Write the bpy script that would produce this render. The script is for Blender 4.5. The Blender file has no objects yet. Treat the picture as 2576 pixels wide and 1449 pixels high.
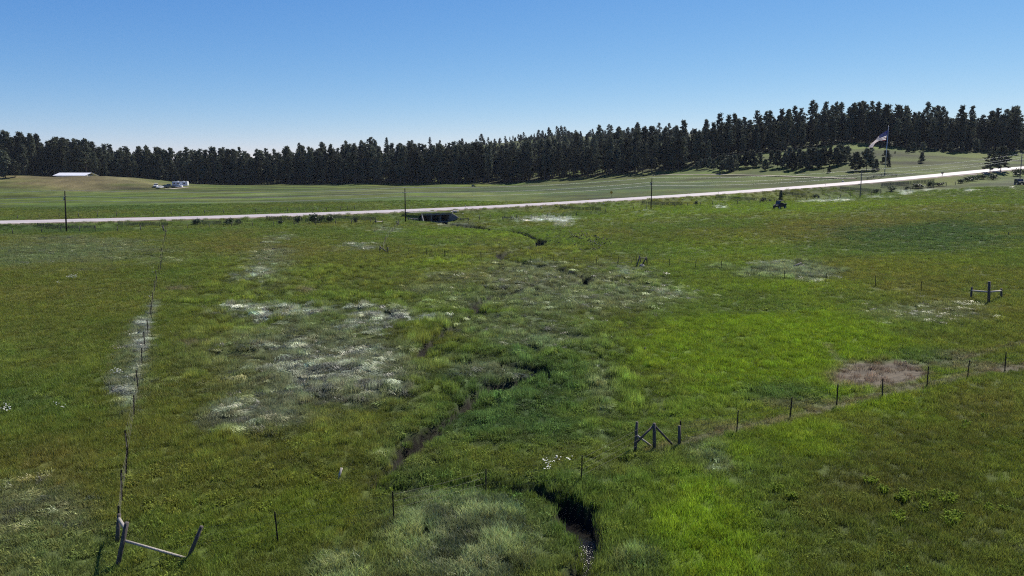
import bpy, bmesh, math, random
import numpy as np
from mathutils import Vector, Matrix

random.seed(7)
RNG = np.random.default_rng(11)
sc = bpy.context.scene
COL = sc.collection

# ------------------------------------------------------------------ camera, sky, sun, exposure
PITCH = math.atan(295 / 1840)
CAM = np.array([0.0, 0.0, 13.5])
cam = bpy.data.cameras.new("camera")
cam.sensor_width = 36.0
cam.lens = 36.0 * 1840 / 2576
cam.clip_start, cam.clip_end = 0.5, 6000
cam_o = bpy.data.objects.new("camera", cam)
cam_o.location = CAM
cam_o.rotation_euler = (math.pi / 2 - PITCH, 0, 0)
COL.objects.link(cam_o)
sc.camera = cam_o

SUN_AZ, SUN_EL = math.radians(38), math.radians(49)      # azimuth to the right of straight ahead (+Y)
sun_dir = Vector((math.sin(SUN_AZ) * math.cos(SUN_EL), math.cos(SUN_AZ) * math.cos(SUN_EL), math.sin(SUN_EL)))
sun = bpy.data.lights.new("sun", 'SUN')
sun.energy, sun.angle, sun.color = 5.0, math.radians(0.55), (1.0, 0.935, 0.83)
sun_o = bpy.data.objects.new("sun", sun)
sun_o.rotation_euler = (-sun_dir).to_track_quat('-Z', 'Y').to_euler()
sun_o.location = (60, 150, 160)
COL.objects.link(sun_o)

world = bpy.data.worlds.new("World")
sc.world = world
world.use_nodes = True
wn = world.node_tree.nodes
sky = wn.new("ShaderNodeTexSky")
sky.sky_type = 'NISHITA'
sky.sun_disc = False
sky.sun_elevation = SUN_EL
sky.sun_rotation = SUN_AZ
sky.altitude, sky.air_density, sky.dust_density, sky.ozone_density = 2000, 1.0, 0.0, 6.0
# one colour response for the whole sky (the camera's rendering of blue), the same in every direction
SKY_STRENGTH = 0.066
_L = world.node_tree.links.new
_sep = wn.new("ShaderNodeSeparateColor"); _com = wn.new("ShaderNodeCombineColor"); _L(sky.outputs[0], _sep.inputs[0])
for _i, (_g, _k) in enumerate(((1.45, 1.60), (1.0, 1.0), (0.5, 0.90))):
    _m0 = wn.new("ShaderNodeMath"); _m0.operation = 'MULTIPLY'; _m0.inputs[1].default_value = 0.1; _L(_sep.outputs[_i], _m0.inputs[0])
    _m1 = wn.new("ShaderNodeMath"); _m1.operation = 'POWER'; _m1.inputs[1].default_value = _g; _L(_m0.outputs[0], _m1.inputs[0])
    _m2 = wn.new("ShaderNodeMath"); _m2.operation = 'MULTIPLY'; _m2.inputs[1].default_value = _k * 10; _L(_m1.outputs[0], _m2.inputs[0])
    _m3 = wn.new("ShaderNodeMath"); _m3.operation = 'MINIMUM'; _m3.inputs[1].default_value = 25; _L(_m2.outputs[0], _m3.inputs[0])
    _L(_m3.outputs[0], _com.inputs[_i])
_L(_com.outputs[0], wn["Background"].inputs[0])
wn["Background"].inputs[1].default_value = SKY_STRENGTH

sc.view_settings.view_transform = 'Standard'
sc.view_settings.look = 'None'
sc.view_settings.exposure = 0.62
sc.view_settings.gamma = 1.0
sc.cycles.max_bounces = 6
sc.cycles.transparent_max_bounces = 8
sc.cycles.use_denoising = False
sc.cycles.filter_width = 1.15

HAZE = 0.00004
# ------------------------------------------------------------------ noise
_perm = np.random.default_rng(3).random((256, 256))

def vnoise(x, y):
    x = np.asarray(x, float); y = np.asarray(y, float)
    xi = np.floor(x).astype(int); yi = np.floor(y).astype(int)
    fx = x - xi; fy = y - yi
    fx = fx * fx * (3 - 2 * fx); fy = fy * fy * (3 - 2 * fy)
    g = lambda i, j: _perm[i & 255, j & 255]
    a = g(xi, yi) * (1 - fx) + g(xi + 1, yi) * fx
    b = g(xi, yi + 1) * (1 - fx) + g(xi + 1, yi + 1) * fx
    return a * (1 - fy) + b * fy

def fbm(x, y, s, o=4, seed=0.0):
    v = 0; a = 0.5; t = 0
    x = np.asarray(x, float) / s + seed * 17.3; y = np.asarray(y, float) / s + seed * 9.1
    for k in range(o):
        v = v + a * vnoise(x, y); t += a
        x, y = x * 1.7 - y * 1.03 + 31.7, x * 1.03 + y * 1.7 + 11.9; a *= 0.5
    return v / t

def sstep(a, b, x):
    t = np.clip((x - a) / (b - a), 0, 1)
    return t * t * (3 - 2 * t)

# ------------------------------------------------------------------ pixel rays (pixels of a 2576 x 1449 view) and the ground
def ray(u, v):
    u = np.asarray(u, float); v = np.asarray(v, float)
    a = (u - 1288) / 1840; b = (724.5 - v) / 1840
    cp, sp = math.cos(PITCH), math.sin(PITCH)
    return np.stack([a, cp + b * sp, -sp + b * cp], -1)

def ray_at(u, v, y):
    d = ray(u, v); t = np.asarray(y, float) / d[..., 1]
    return CAM + d * t[..., None]

# crop coordinates -> view pixels (as measured on the photograph)
c1 = lambda x, y: (x * .25, 318.6 + y * .25)
c2 = lambda x, y: (644 + x * .25, 318.6 + y * .25)
c3 = lambda x, y: (1288 + x * .2546, 268.3 + y * .2546)
c4 = lambda x, y: (1932 + x * .2546, 268.3 + y * .2546)
m1 = lambda x, y: (x * .3241, 536.6 + y * .3241)
m2 = lambda x, y: (644 + x * .3241, 536.6 + y * .3241)
m3 = lambda x, y: (1288 + x * .3241, 536.6 + y * .3241)
m4 = lambda x, y: (1932 + x * .3241, 536.6 + y * .3241)
n1 = lambda x, y: (x * .3241, 979.4 + y * .3241)
n2 = lambda x, y: (644 + x * .3241, 979.4 + y * .3241)
n3 = lambda x, y: (1288 + x * .3241, 979.4 + y * .3241)
n4 = lambda x, y: (1932 + x * .3241, 979.4 + y * .3241)

ANCH = [
 # far edge of the valley and mound at the left
 (0,520,265),(0,500,315),(300,520,255),(300,495,340),(700,515,250),(700,490,330),(700,472,430),(1100,500,270),(1100,475,390),
 (1288,500,280),(1288,470,400),(1500,485,300),(1500,470,350),(1640,475,310),(1640,460,350),
 (0,447,405),(60,439,415),(130,438,420),(200,441,420),(260,448,415),(320,457,410),(380,471,405),
 (0,484,375),(100,482,380),(200,482,385),(300,481,390),(390,481,390),(430,474,415),(560,466,470),
 (100,441,446),(200,443,450),(300,452,470),(370,460,478),
 (600,465,490),(800,465,490),(1000,462,485),(1250,457,470),(1450,449,450),(1600,439,430),(1740,426,420),
 (1800,404,425),(2000,386,430),(2150,366,440),(2250,373,432),(2400,379,422),(2576,382,430),
 # right pasture
 (1900,465,320),(1900,440,350),(2000,430,352),(1880,413,388),(2150,441,320),(2150,415,350),(2300,425,345),(2300,400,380),
 (2450,400,390),(2576,400,400),(2576,412,370),
 # wooded hills behind
 (0,374,600),(100,372,650),(200,384,680),(300,400,700),(400,414,700),(500,440,600),(600,441,560),(700,434,560),(800,434,560),
 (900,428,560),(1000,420,580),(1100,418,600),(1200,404,650),(1290,376,800),(1380,344,900),(1500,347,900),(1700,338,800),
 (1900,348,650),(2000,343,600),(2200,343,600),(2400,337,600),(2576,343,620),
 (0,384,1000),(400,424,1100),(800,436,1100),(1200,415,1200),(1500,358,1300),(1900,362,1200),(2300,352,1100),(2576,356,1100),
 # pole line and near right field
 (2167,497,247),(2567,446,295),(1640,527,212),(2400,520,190),(2576,560,150),(2576,650,100),(2300,600,130),(2000,560,160),
 (2000,620,125),(1640,580,155),(1020,560,191),(163,586,159),(0,600,145),(2576,800,64),
]
WANCH = [(x, y, 0.0) for x in (-60, -30, 0, 30) for y in (-60, 0, 20, 45, 75, 105)] + \
        [(-90, 120, 0), (-60, 135, 0), (-25, 150, 0), (10, 160, .1), (-120, 60, 0), (-150, 20, .2), (60, 0, .2), (60, 45, .1),
         (120, 20, 1.0), (-200, -60, 0.5), (200, -60, 3), (-150, 150, 0), (-1500, 100, 12), (1500, 200, 40), (-1500, 900, 30), (1500, 1200, 40),
         (0, 1700, 25), (-1400, 1700, 30), (1400, 1700, 35)]
_a = np.array(ANCH, float)
_p = ray_at(_a[:, 0], _a[:, 1], _a[:, 2])
AX = np.concatenate([_p, np.array(WANCH, float)])
_S = 300.0
def _phi(r2): return 0.5 * r2 * np.log(r2 + 1e-12)
def _fit():
    X = AX[:, :2] / _S; n = len(X)
    D = ((X[:, None] - X[None]) ** 2).sum(-1)
    K = _phi(D) + np.eye(n) * 2e-4
    Pm = np.c_[np.ones(n), X]
    A = np.zeros((n + 3, n + 3)); A[:n, :n] = K; A[:n, n:] = Pm; A[n:, :n] = Pm.T
    b = np.zeros(n + 3); b[:n] = AX[:, 2]
    return np.linalg.solve(A, b)
_W = _fit()
def tps(x, y):
    sh = np.shape(x); x = np.ravel(x) / _S; y = np.ravel(y) / _S
    out = _W[-3] + _W[-2] * x + _W[-1] * y
    for i in range(len(AX)):
        r2 = (x - AX[i, 0] / _S) ** 2 + (y - AX[i, 1] / _S) ** 2
        out = out + _W[i] * _phi(r2)
    return out.reshape(sh)

def polydist(x, y, P):
    """distance to a polyline, and arc position of the nearest point"""
    x = np.asarray(x, float); y = np.asarray(y, float)
    best = np.full(x.shape, 1e9); arc = np.zeros(x.shape); s0 = 0.0
    for i in range(len(P) - 1):
        ax, ay = P[i][:2]; bx, by = P[i + 1][:2]
        L2 = (bx - ax) ** 2 + (by - ay) ** 2; L = math.sqrt(L2)
        t = np.clip(((x - ax) * (bx - ax) + (y - ay) * (by - ay)) / L2, 0, 1)
        d = np.hypot(x - ax - t * (bx - ax), y - ay - t * (by - ay))
        k = d < best
        best = np.where(k, d, best); arc = np.where(k, s0 + t * L, arc); s0 += L
    return best, arc

def catmull(P, n):
    P = np.asarray(P, float); Q = np.vstack([2 * P[0] - P[1], P, 2 * P[-1] - P[-2]]); out = []
    for i in range(1, len(Q) - 2):
        for t in np.linspace(0, 1, n, endpoint=False):
            a, b, c, d = Q[i - 1], Q[i], Q[i + 1], Q[i + 2]
            out.append(.5 * (2 * b + (c - a) * t + (2 * a - 5 * b + 4 * c - d) * t * t + (3 * b - a - 3 * c + d) * t ** 3))
    out.append(P[-1]); return np.array(out)

# the road: centre line as (view u, v, distance)
RD = np.array([(-260, 563, 163), (0, 557.5, 171), (163, 554, 178), (600, 543, 197), (1020, 528.5, 217), (1330, 514, 229), (1640, 495.5, 241), (1900, 478.5, 257),
               (2167, 457.5, 277), (2380, 438, 300), (2560, 421.5, 332), (2760, 408, 372)], float)
ROAD = catmull(ray_at(RD[:, 0], RD[:, 1], RD[:, 2]), 8)
_e = ROAD[0] - ROAD[4]; ROAD = np.vstack([ROAD[0] + _e / np.linalg.norm(_e) * 160 * np.array([1, 1, 0]), ROAD])
_e = ROAD[-1] - ROAD[-5]; ROAD = np.vstack([ROAD, ROAD[-1] + _e / np.linalg.norm(_e) * 200 * np.array([1, 1, .4])])
ROAD_ARC = np.concatenate([[0], np.cumsum(np.hypot(*np.diff(ROAD[:, :2], axis=0).T))])
ROAD_HALF = 5.7
def road_z(arc): return np.interp(arc, ROAD_ARC, ROAD[:, 2])

# culvert frame: origin at the middle of its face, axis t along the road, n towards the camera
CUL_A = ray_at(1062.6, 557, 196.0); CUL_B = ray_at(1131, 554.5, 200.0)
CUL_C = (CUL_A + CUL_B) / 2; CUL_C[2] = 0
CT = CUL_B - CUL_A; CT[2] = 0; CUL_W = float(np.linalg.norm(CT)); CT /= CUL_W
CN = np.array([CT[1], -CT[0], 0.0])
CUL_Z0 = float((CUL_A[2] + CUL_B[2]) / 2); CUL_H = 2.0
def cul_local(x, y):
    return (x - CUL_C[0]) * CT[0] + (y - CUL_C[1]) * CT[1], (x - CUL_C[0]) * CN[0] + (y - CUL_C[1]) * CN[1]

# the creek, from the bottom of the view to the culvert
CREEK_PX = [(1400,1640),(1425,1520),(1447,1449),(1474,1395),(1483,1335),(1455,1290),(1436,1255),(1385,1232),(1320,1215),(1230,1212),(1130,1212),(1030,1214),(945,1210),(945,1192),(985,1165),(1035,1110),(1105,1068),
            (1175,1008),(1230,972),(1300,950),(1375,938),(1362,922),(1300,912),(1190,908),(1085,896),(1060,880),(1090,850),(1150,818),(1205,793),(1212,779),(1185,766),
            (1250,742),(1350,722),(1440,717),(1478,702),(1420,682),(1320,664),(1262,648),(1270,634),(1330,622),(1365,606),(1330,594),(1300,582),(1230,577),(1185,569),(1130,562),(1105,556)]

def base_h(x, y):
    z = tps(x, y)
    d = np.hypot(x, y)
    z = z + (fbm(x, y, 26, 3, 1) - .5) * .5 * sstep(10, 60, d)
    far = sstep(300, 700, d)
    z = z + (fbm(x, y, 70, 4, 2) - .5) * (2.0 * sstep(150, 400, d) + 9 * far)
    return z

def ground0(x, y):
    """ground with road bed, before creek and hummocks"""
    z = base_h(x, y)
    s, arc = polydist(x, y, ROAD)
    rz = road_z(arc)
    e = np.maximum(s - (ROAD_HALF + 1.0), 0)
    z = np.clip(z, rz - e / 2.6, rz + e / 2.6)
    z = np.where(s < ROAD_HALF + .9, rz - .35, z)
    a, n = cul_local(x, y)
    inside = (np.abs(a) < CUL_W / 2 + .3) & (n > -12.0) & (n < 0.6)
    z = np.where(inside, np.minimum(z, CUL_Z0 - .25), z)
    ap = (1 - sstep(CUL_W / 2 + .2, CUL_W / 2 + 2.5, np.abs(a))) * sstep(-.5, .3, n) * (1 - sstep(5, 13, n))
    z = np.where(n > .4, z * (1 - ap) + np.minimum(z, CUL_Z0 - .2) * ap, z)
    return z

def march(u, v, H, n=700, lo=15.0, hi=1100.0):
    d = ray(u, v); d = d / d[1]
    ys = np.geomspace(lo, hi, n)
    P = CAM + d * ys[:, None]
    below = P[:, 2] < H(P[:, 0], P[:, 1])
    i = int(np.argmax(below)) if below.any() else n - 1
    a, b = ys[max(i - 1, 0)], ys[i]
    for _ in range(3):
        ys2 = np.linspace(a, b, 12); P = CAM + d * ys2[:, None]
        bl = P[:, 2] < H(P[:, 0], P[:, 1]); j = int(np.argmax(bl)) if bl.any() else 11
        a, b = ys2[max(j - 1, 0)], ys2[j]
    p = CAM + d * b
    return p

CREEK = catmull(np.array([march(u, v, ground0, 300, 8.0) for u, v in CREEK_PX]), 4)
CREEK[:, 2] = ground0(CREEK[:, 0], CREEK[:, 1])
CREEK_ARC = np.concatenate([[0], np.cumsum(np.hypot(*np.diff(CREEK[:, :2], axis=0).T))])
_cw = np.array([march(u, v, ground0, 300, 8.0)[:2] for u, v in [(1470, 1400), (1440, 1258), (1372, 936), (1440, 716), (1190, 570)]])
def creek_half(arc, x, y):
    w = .05 + .36 * sstep(.34, .74, fbm(arc, arc * 0 + 3.0, 3.2, 3, 5)) + .008 * np.maximum(y - 50, 0)
    for (px, py), r, k in zip(_cw, (3.2, 2.2, 1.5, 2.5, 5), (.02, .28, .8, .5, .9)):
        w = w + k * np.exp(-((x - px) ** 2 + (y - py) ** 2) / r ** 2)
    return w
def creek_arm(x, y): return np.exp(-(((x + 2.9) / 3.1) ** 2 + ((y - 30.5) / 1.7) ** 2) ** 2)
def creek_field(x, y):
    d, arc = polydist(x, y, CREEK)
    return d, arc, creek_half(arc, x, y)
CREEK_DEPTH = 0.95
def creek_depth(y): return CREEK_DEPTH + .006 * np.maximum(y - 70, 0)

def rough(x, y):
    a = x / np.maximum(y, 5)
    return sstep(-.50, -.40, a) * (1 - sstep(.16, .26, a)) * sstep(27, 36, y) * (1 - sstep(120, 200, y)) * np.where(y > 95, 1 - sstep(.10, .16, np.abs(a)) * sstep(95, 125, y), 1.0) * (.45 + .55 * sstep(.4, .6, fbm(x, y, 11, 2, 61)))

def ground(x, y):
    x = np.asarray(x, float); y = np.asarray(y, float)
    z = ground0(x, y)
    r = np.hypot(x, y)
    nearm = 1 - sstep(110, 230, r)
    ro = rough(x, y)
    z = z + nearm * ((fbm(x, y, 1.7, 3, 3) - .5) * (.16 + .75 * ro) + (fbm(x, y, 7, 3, 4) - .5) * (.3 + .25 * ro))
    m = (y < 215) & (np.abs(x + 3) < 45)
    if np.any(m):
        d, arc, w = creek_field(x[m], y[m])
        dep = creek_depth(y[m]) * (1 - .70 * creek_arm(x[m], y[m])) * (1 - sstep(w, w + .38, d)) + .22 * (1 - sstep(w, w + 3.0, d))
        zz = z[m]; zz = zz - dep; z[m] = zz
    return z

def at(u, v):
    return march(u, v, lambda X, Y: ground(X, Y))

def scale_at(p):   # metres per view pixel at a point
    d = p - CAM
    depth = d[1] * math.cos(PITCH) - d[2] * math.sin(PITCH)
    return depth / 1840

# ------------------------------------------------------------------ object helpers
def tag(o, label=None, cat=None, group=None, kind=None):
    if label: o['label'] = label
    if cat: o['category'] = cat
    if group: o['group'] = group
    if kind: o['kind'] = kind
    return o

def empty(name, loc, rz=0.0):
    o = bpy.data.objects.new(name, None)
    o.location = tuple(float(c) for c in loc); o.rotation_euler = (0, 0, rz); o.empty_display_size = .3
    COL.objects.link(o); return o

def link_mesh(name, me, parent=None):
    o = bpy.data.objects.new(name, me); COL.objects.link(o)
    if parent is not None: o.parent = parent
    return o

class MB:
    def __init__(self): self.v = []; self.f = []; self.m = []
    def add(self, v, f, mi=0):
        o = len(self.v); self.v += [tuple(map(float, p)) for p in v]; self.f += [tuple(i + o for i in q) for q in f]; self.m += [mi] * len(f)
    def box(self, c, s, rz=0, rx=0, ry=0, mi=0, taper=1.0, bev=0.0):
        x, y, z = (k / 2 for k in s)
        if bev:
            b = min(bev, x * .8, y * .8, z * .8)
            pts = []
            for zz, k in ((-z, b), (-z + b, 0), (z - b, 0), (z, b)):
                pts += [(-x + k, -y + b, zz), (-x + b, -y + k, zz), (x - b, -y + k, zz), (x - k, -y + b, zz), (x - k, y - b, zz), (x - b, y - k, zz), (-x + b, y - k, zz), (-x + k, y - b, zz)]
            f = [tuple(range(7, -1, -1)), tuple(range(24, 32))]
            for r in range(3):
                for i in range(8): f.append((r * 8 + i, r * 8 + (i + 1) % 8, r * 8 + 8 + (i + 1) % 8, r * 8 + 8 + i))
        else:
            t = taper
            pts = [(-x, -y, -z), (x, -y, -z), (x, y, -z), (-x, y, -z), (-x * t, -y * t, z), (x * t, -y * t, z), (x * t, y * t, z), (-x * t, y * t, z)]
            f = [(3, 2, 1, 0), (4, 5, 6, 7), (0, 1, 5, 4), (1, 2, 6, 5), (2, 3, 7, 6), (3, 0, 4, 7)]
        M = Matrix.Translation(Vector(c)) @ Matrix.Rotation(rz, 4, 'Z') @ Matrix.Rotation(ry, 4, 'Y') @ Matrix.Rotation(rx, 4, 'X')
        self.add([M @ Vector(p) for p in pts], f, mi); return self
    def tube(self, pts, radii, n=8, cap=True, mi=0, jit=0.0):
        pts = [Vector(p) for p in pts]
        if not hasattr(radii, '__len__'): radii = [radii] * len(pts)
        V = []; F = []; up = None
        for i, p in enumerate(pts):
            d = (pts[min(i + 1, len(pts) - 1)] - pts[max(i - 1, 0)]).normalized()
            if up is None: up = Vector((1, 0, 0)) if abs(d.x) < .8 else Vector((0, 1, 0))
            a = (up - d * up.dot(d)).normalized(); up = a
            b = d.cross(a)
            for k in range(n):
                t = 2 * math.pi * k / n; r = radii[i] * (1 + (random.random() - .5) * jit)
                V.append(p + a * (math.cos(t) * r) + b * (math.sin(t) * r))
        for i in range(len(pts) - 1):
            for k in range(n):
                F.append((i * n + k, i * n + (k + 1) % n, (i + 1) * n + (k + 1) % n, (i + 1) * n + k))
        if cap: F += [tuple(range(n - 1, -1, -1)), tuple(range((len(pts) - 1) * n, len(pts) * n))]
        self.add(V, F, mi); return self
    def mesh(self, name, mats, smooth=False):
        me = bpy.data.meshes.new(name); me.from_pydata(self.v, [], self.f)
        for m in (mats if isinstance(mats, (list, tuple)) else [mats]): me.materials.append(m)
        me.polygons.foreach_set('material_index', self.m)
        if smooth: me.polygons.foreach_set('use_smooth', [True] * len(self.f))
        me.update(); return me
    def build(self, name, mats, parent=None, smooth=False):
        return link_mesh(name, self.mesh(name, mats, smooth), parent)

def copy_tree(o, parent=None):
    c = o.copy(); COL.objects.link(c); c.parent = parent
    for ch in list(o.children): copy_tree(ch, c)
    return c

def blob(c, r, seed, n=7, m=10, rough=.25):
    rs = np.random.default_rng(seed); V = []; F = []
    ph = rs.random(6) * 6
    for i in range(n + 1):
        th = math.pi * i / n
        for k in range(m):
            a = 2 * math.pi * k / m
            q = 1 + rough * (math.sin(2 * a + ph[0]) * math.sin(2 * th + ph[1]) + .6 * math.sin(3 * a + ph[2] + th * 2) * math.sin(th) + .3 * (rs.random() - .5))
            V.append((c[0] + r[0] * q * math.sin(th) * math.cos(a), c[1] + r[1] * q * math.sin(th) * math.sin(a), c[2] + r[2] * q * math.cos(th)))
    for i in range(n):
        for k in range(m): F.append((i * m + k, (i + 1) * m + k, (i + 1) * m + (k + 1) % m, i * m + (k + 1) % m))
    return V, F

# ------------------------------------------------------------------ materials
def mat(name, col, rough=.8, var=.25, scale=6.0, bump=.0, metal=0.0, spec=.3, stretch=(1, 1, 1), col2=None):
    m = bpy.data.materials.new(name); m.use_nodes = True
    nt = m.node_tree; N = nt.nodes; L = nt.links.new; b = N['Principled BSDF']
    b.inputs['Roughness'].default_value = rough; b.inputs['Metallic'].default_value = metal; b.inputs['Specular IOR Level'].default_value = spec
    tc = N.new('ShaderNodeTexCoord'); mp = N.new('ShaderNodeMapping'); mp.inputs['Scale'].default_value = stretch
    no = N.new('ShaderNodeTexNoise'); no.inputs['Scale'].default_value = scale; no.inputs['Detail'].default_value = 5
    L(tc.outputs['Object'], mp.inputs[0]); L(mp.outputs[0], no.inputs['Vector'])
    cr = N.new('ShaderNodeValToRGB')
    lo = col2 if col2 else tuple(c * (1 - var) for c in col); hi = tuple(min(c * (1 + var), 1) for c in col) if not col2 else col
    cr.color_ramp.elements[0].position = .3; cr.color_ramp.elements[1].position = .7
    cr.color_ramp.elements[0].color = (*lo, 1); cr.color_ramp.elements[1].color = (*hi, 1)
    L(no.outputs[0], cr.inputs[0]); L(cr.outputs[0], b.inputs['Base Color'])
    if bump:
        bp = N.new('ShaderNodeBump'); bp.inputs['Strength'].default_value = bump; bp.inputs['Distance'].default_value = .05
        L(no.outputs[0], bp.inputs['Height']); L(bp.outputs[0], b.inputs['Normal'])
    return m

M_WOOD = mat('weathered_wood', (.075, .063, .055), .8, .4, 5, .4, stretch=(6, 6, .6))
M_WOODL = mat('silvered_and_sunlit_wood', (.30, .27, .23), .6, .3, 5, .4, stretch=(6, 6, .6))  # pale weathered wood; also gives a brace rail its sunlit look
M_LOG = mat('grey_log', (.12, .112, .105), .85, .45, 4, .4, spec=.1)
M_POLE = mat('creosote_pole', (.022, .019, .016), .9, .35, 3, .3, spec=.1, stretch=(8, 8, .4))
M_STEEL = mat('rusty_steel', (.035, .027, .022), .6, .4, 12, .2, metal=.3)
M_WIRE = mat('bright_wire', (.55, .55, .55), .62, .1, 3, metal=.9)
M_BARB = mat('dull_wire', (.16, .15, .13), .8, .2, 9, spec=.1)
M_CONC = mat('concrete', (.15, .143, .135), .85, .25, 1.3, .3)
M_ROCK = mat('pale_rock', (.42, .38, .33), .9, .3, 1.5, .5)
M_WHITE = mat('white_paint', (.78, .78, .77), .4, .05, 2, spec=.5)
M_ROOF = mat('white_metal_roof', (.8, .8, .8), .35, .06, .4, spec=.6, stretch=(1, 9, 1))
M_DARKC = mat('dark_car_paint', (.03, .035, .045), .25, .1, 3, spec=.6)
M_BLACK = mat('black_plastic', (.014, .014, .015), .6, .2, 5, spec=.25)
M_GLASS = mat('dark_glass', (.02, .025, .03), .08, .1, 3, spec=.7)
M_RUBBER = mat('black_rubber', (.02, .02, .02), .85, .2, 6)
M_CHROME = mat('bright_headlamp', (.85, .85, .82), .12, .03, 3, metal=.9)
M_YELL = mat('yellow_sign_face', (.62, .33, .02), .5, .08, 3)
M_SLAT = mat('snow_fence_slat', (.07, .06, .045), .8, .35, 4)
M_BIRD = mat('black_feathers', (.016, .015, .016), .6, .3, 9)
M_GRAVEL = mat('shoulder_gravel', (.20, .165, .145), .95, .35, 2.5, .4)
M_TRACK = mat('dirt_track_soil', (.36, .32, .25), .95, .2, 1.2, .3)
M_BARK = mat('pine_bark', (.085, .06, .045), .9, .4, 3, .4, stretch=(3, 3, .5))
M_GREY = mat('galvanised_pole', (.45, .46, .47), .4, .06, 2, metal=.6)
def cloth(name, col):
    m = mat(name, col, .8, .06, 2); nt = m.node_tree; N = nt.nodes; b = N['Principled BSDF']; t = N.new('ShaderNodeBsdfTranslucent'); t.inputs[0].default_value = (*col, 1)
    mx = N.new('ShaderNodeMixShader'); mx.inputs[0].default_value = .5; nt.links.new(b.outputs[0], mx.inputs[1]); nt.links.new(t.outputs[0], mx.inputs[2]); nt.links.new(mx.outputs[0], N['Material Output'].inputs[0]); return m
M_RED = cloth('flag_red', (.10, .006, .012))
M_BLUE = cloth('flag_blue', (.012, .016, .09))
M_FWHITE = cloth('flag_white', (.8, .8, .8))
M_FBLACK = mat('flag_black', (.015, .015, .018), .8, .1, 2)
M_TIN = mat('old_tin', (.35, .36, .37), .45, .2, 2, metal=.5)

# road: pinkish worn asphalt with darker wheel tracks and a pale edge
def road_mat():
    m = bpy.data.materials.new('pink_asphalt'); m.use_nodes = True
    nt = m.node_tree; N = nt.nodes; L = nt.links.new; b = N['Principled BSDF']
    uv = N.new('ShaderNodeAttribute'); uv.attribute_name = 'lane'
    no = N.new('ShaderNodeTexNoise'); no.inputs['Scale'].default_value = .35; no.inputs['Detail'].default_value = 8
    geo = N.new('ShaderNodeNewGeometry'); L(geo.outputs['Position'], no.inputs['Vector'])
    cr = N.new('ShaderNodeValToRGB'); e = cr.color_ramp.elements
    e[0].position = .0; e[0].color = (.42, .375, .36, 1); e[1].position = 1.0; e[1].color = (.42, .375, .36, 1)
    for p, c in ((.2, (.37, .328, .32)), (.32, (.31, .272, .27)), (.42, (.39, .345, .34)), (.5, (.41, .365, .355)), (.6, (.315, .275, .272)), (.75, (.39, .345, .34))):
        x = e.new(p); x.color = (*c, 1)
    L(uv.outputs['Fac'], cr.inputs[0])
    mx = N.new('ShaderNodeMixRGB'); mx.blend_type = 'MULTIPLY'; mx.inputs[0].default_value = .5
    r2 = N.new('ShaderNodeValToRGB'); r2.color_ramp.elements[0].position = .35; r2.color_ramp.elements[0].color = (.7, .7, .7, 1); r2.color_ramp.elements[1].position = .65
    L(no.outputs[0], r2.inputs[0]); L(cr.outputs[0], mx.inputs[1]); L(r2.outputs[0], mx.inputs[2]); L(mx.outputs[0], b.inputs['Base Color'])
    b.inputs['Roughness'].default_value = .62; b.inputs['Specular IOR Level'].default_value = .5
    return m
M_ROAD = road_mat()

def ground_mat():
    m = bpy.data.materials.new('meadow_ground'); m.use_nodes = True
    nt = m.node_tree; N = nt.nodes; L = nt.links.new; b = N['Principled BSDF']
    at_ = N.new('ShaderNodeAttribute'); at_.attribute_name = 'col'
    geo = N.new('ShaderNodeNewGeometry')
    n1_ = N.new('ShaderNodeTexNoise'); n1_.inputs['Scale'].default_value = 1.4; n1_.inputs['Detail'].default_value = 8; n1_.inputs['Roughness'].default_value = .65
    n2_ = N.new('ShaderNodeTexNoise'); n2_.inputs['Scale'].default_value = .16; n2_.inputs['Detail'].default_value = 6
    for k in (n1_, n2_): L(geo.outputs['Position'], k.inputs['Vector'])
    r1 = N.new('ShaderNodeMapRange'); r1.inputs[1].default_value = .3; r1.inputs[2].default_value = .7; r1.inputs[3].default_value = .55; r1.inputs[4].default_value = 1.25
    L(n1_.outputs[0], r1.inputs[0])
    r2 = N.new('ShaderNodeMapRange'); r2.inputs[1].default_value = .3; r2.inputs[2].default_value = .7; r2.inputs[3].default_value = .75; r2.inputs[4].default_value = 1.25
    L(n2_.outputs[0], r2.inputs[0])
    mu = N.new('ShaderNodeMath'); mu.operation = 'MULTIPLY'; L(r1.outputs[0], mu.inputs[0]); L(r2.outputs[0], mu.inputs[1])
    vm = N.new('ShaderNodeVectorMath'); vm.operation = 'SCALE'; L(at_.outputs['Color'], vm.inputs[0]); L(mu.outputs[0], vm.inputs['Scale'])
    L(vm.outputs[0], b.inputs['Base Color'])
    bp = N.new('ShaderNodeBump'); bp.inputs['Strength'].default_value = .8; bp.inputs['Distance'].default_value = .25
    L(n1_.outputs[0], bp.inputs['Height']); L(bp.outputs[0], b.inputs['Normal'])
    b.inputs['Roughness'].default_value = .9; b.inputs['Specular IOR Level'].default_value = .15
    return m
M_GROUND = ground_mat()

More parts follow.
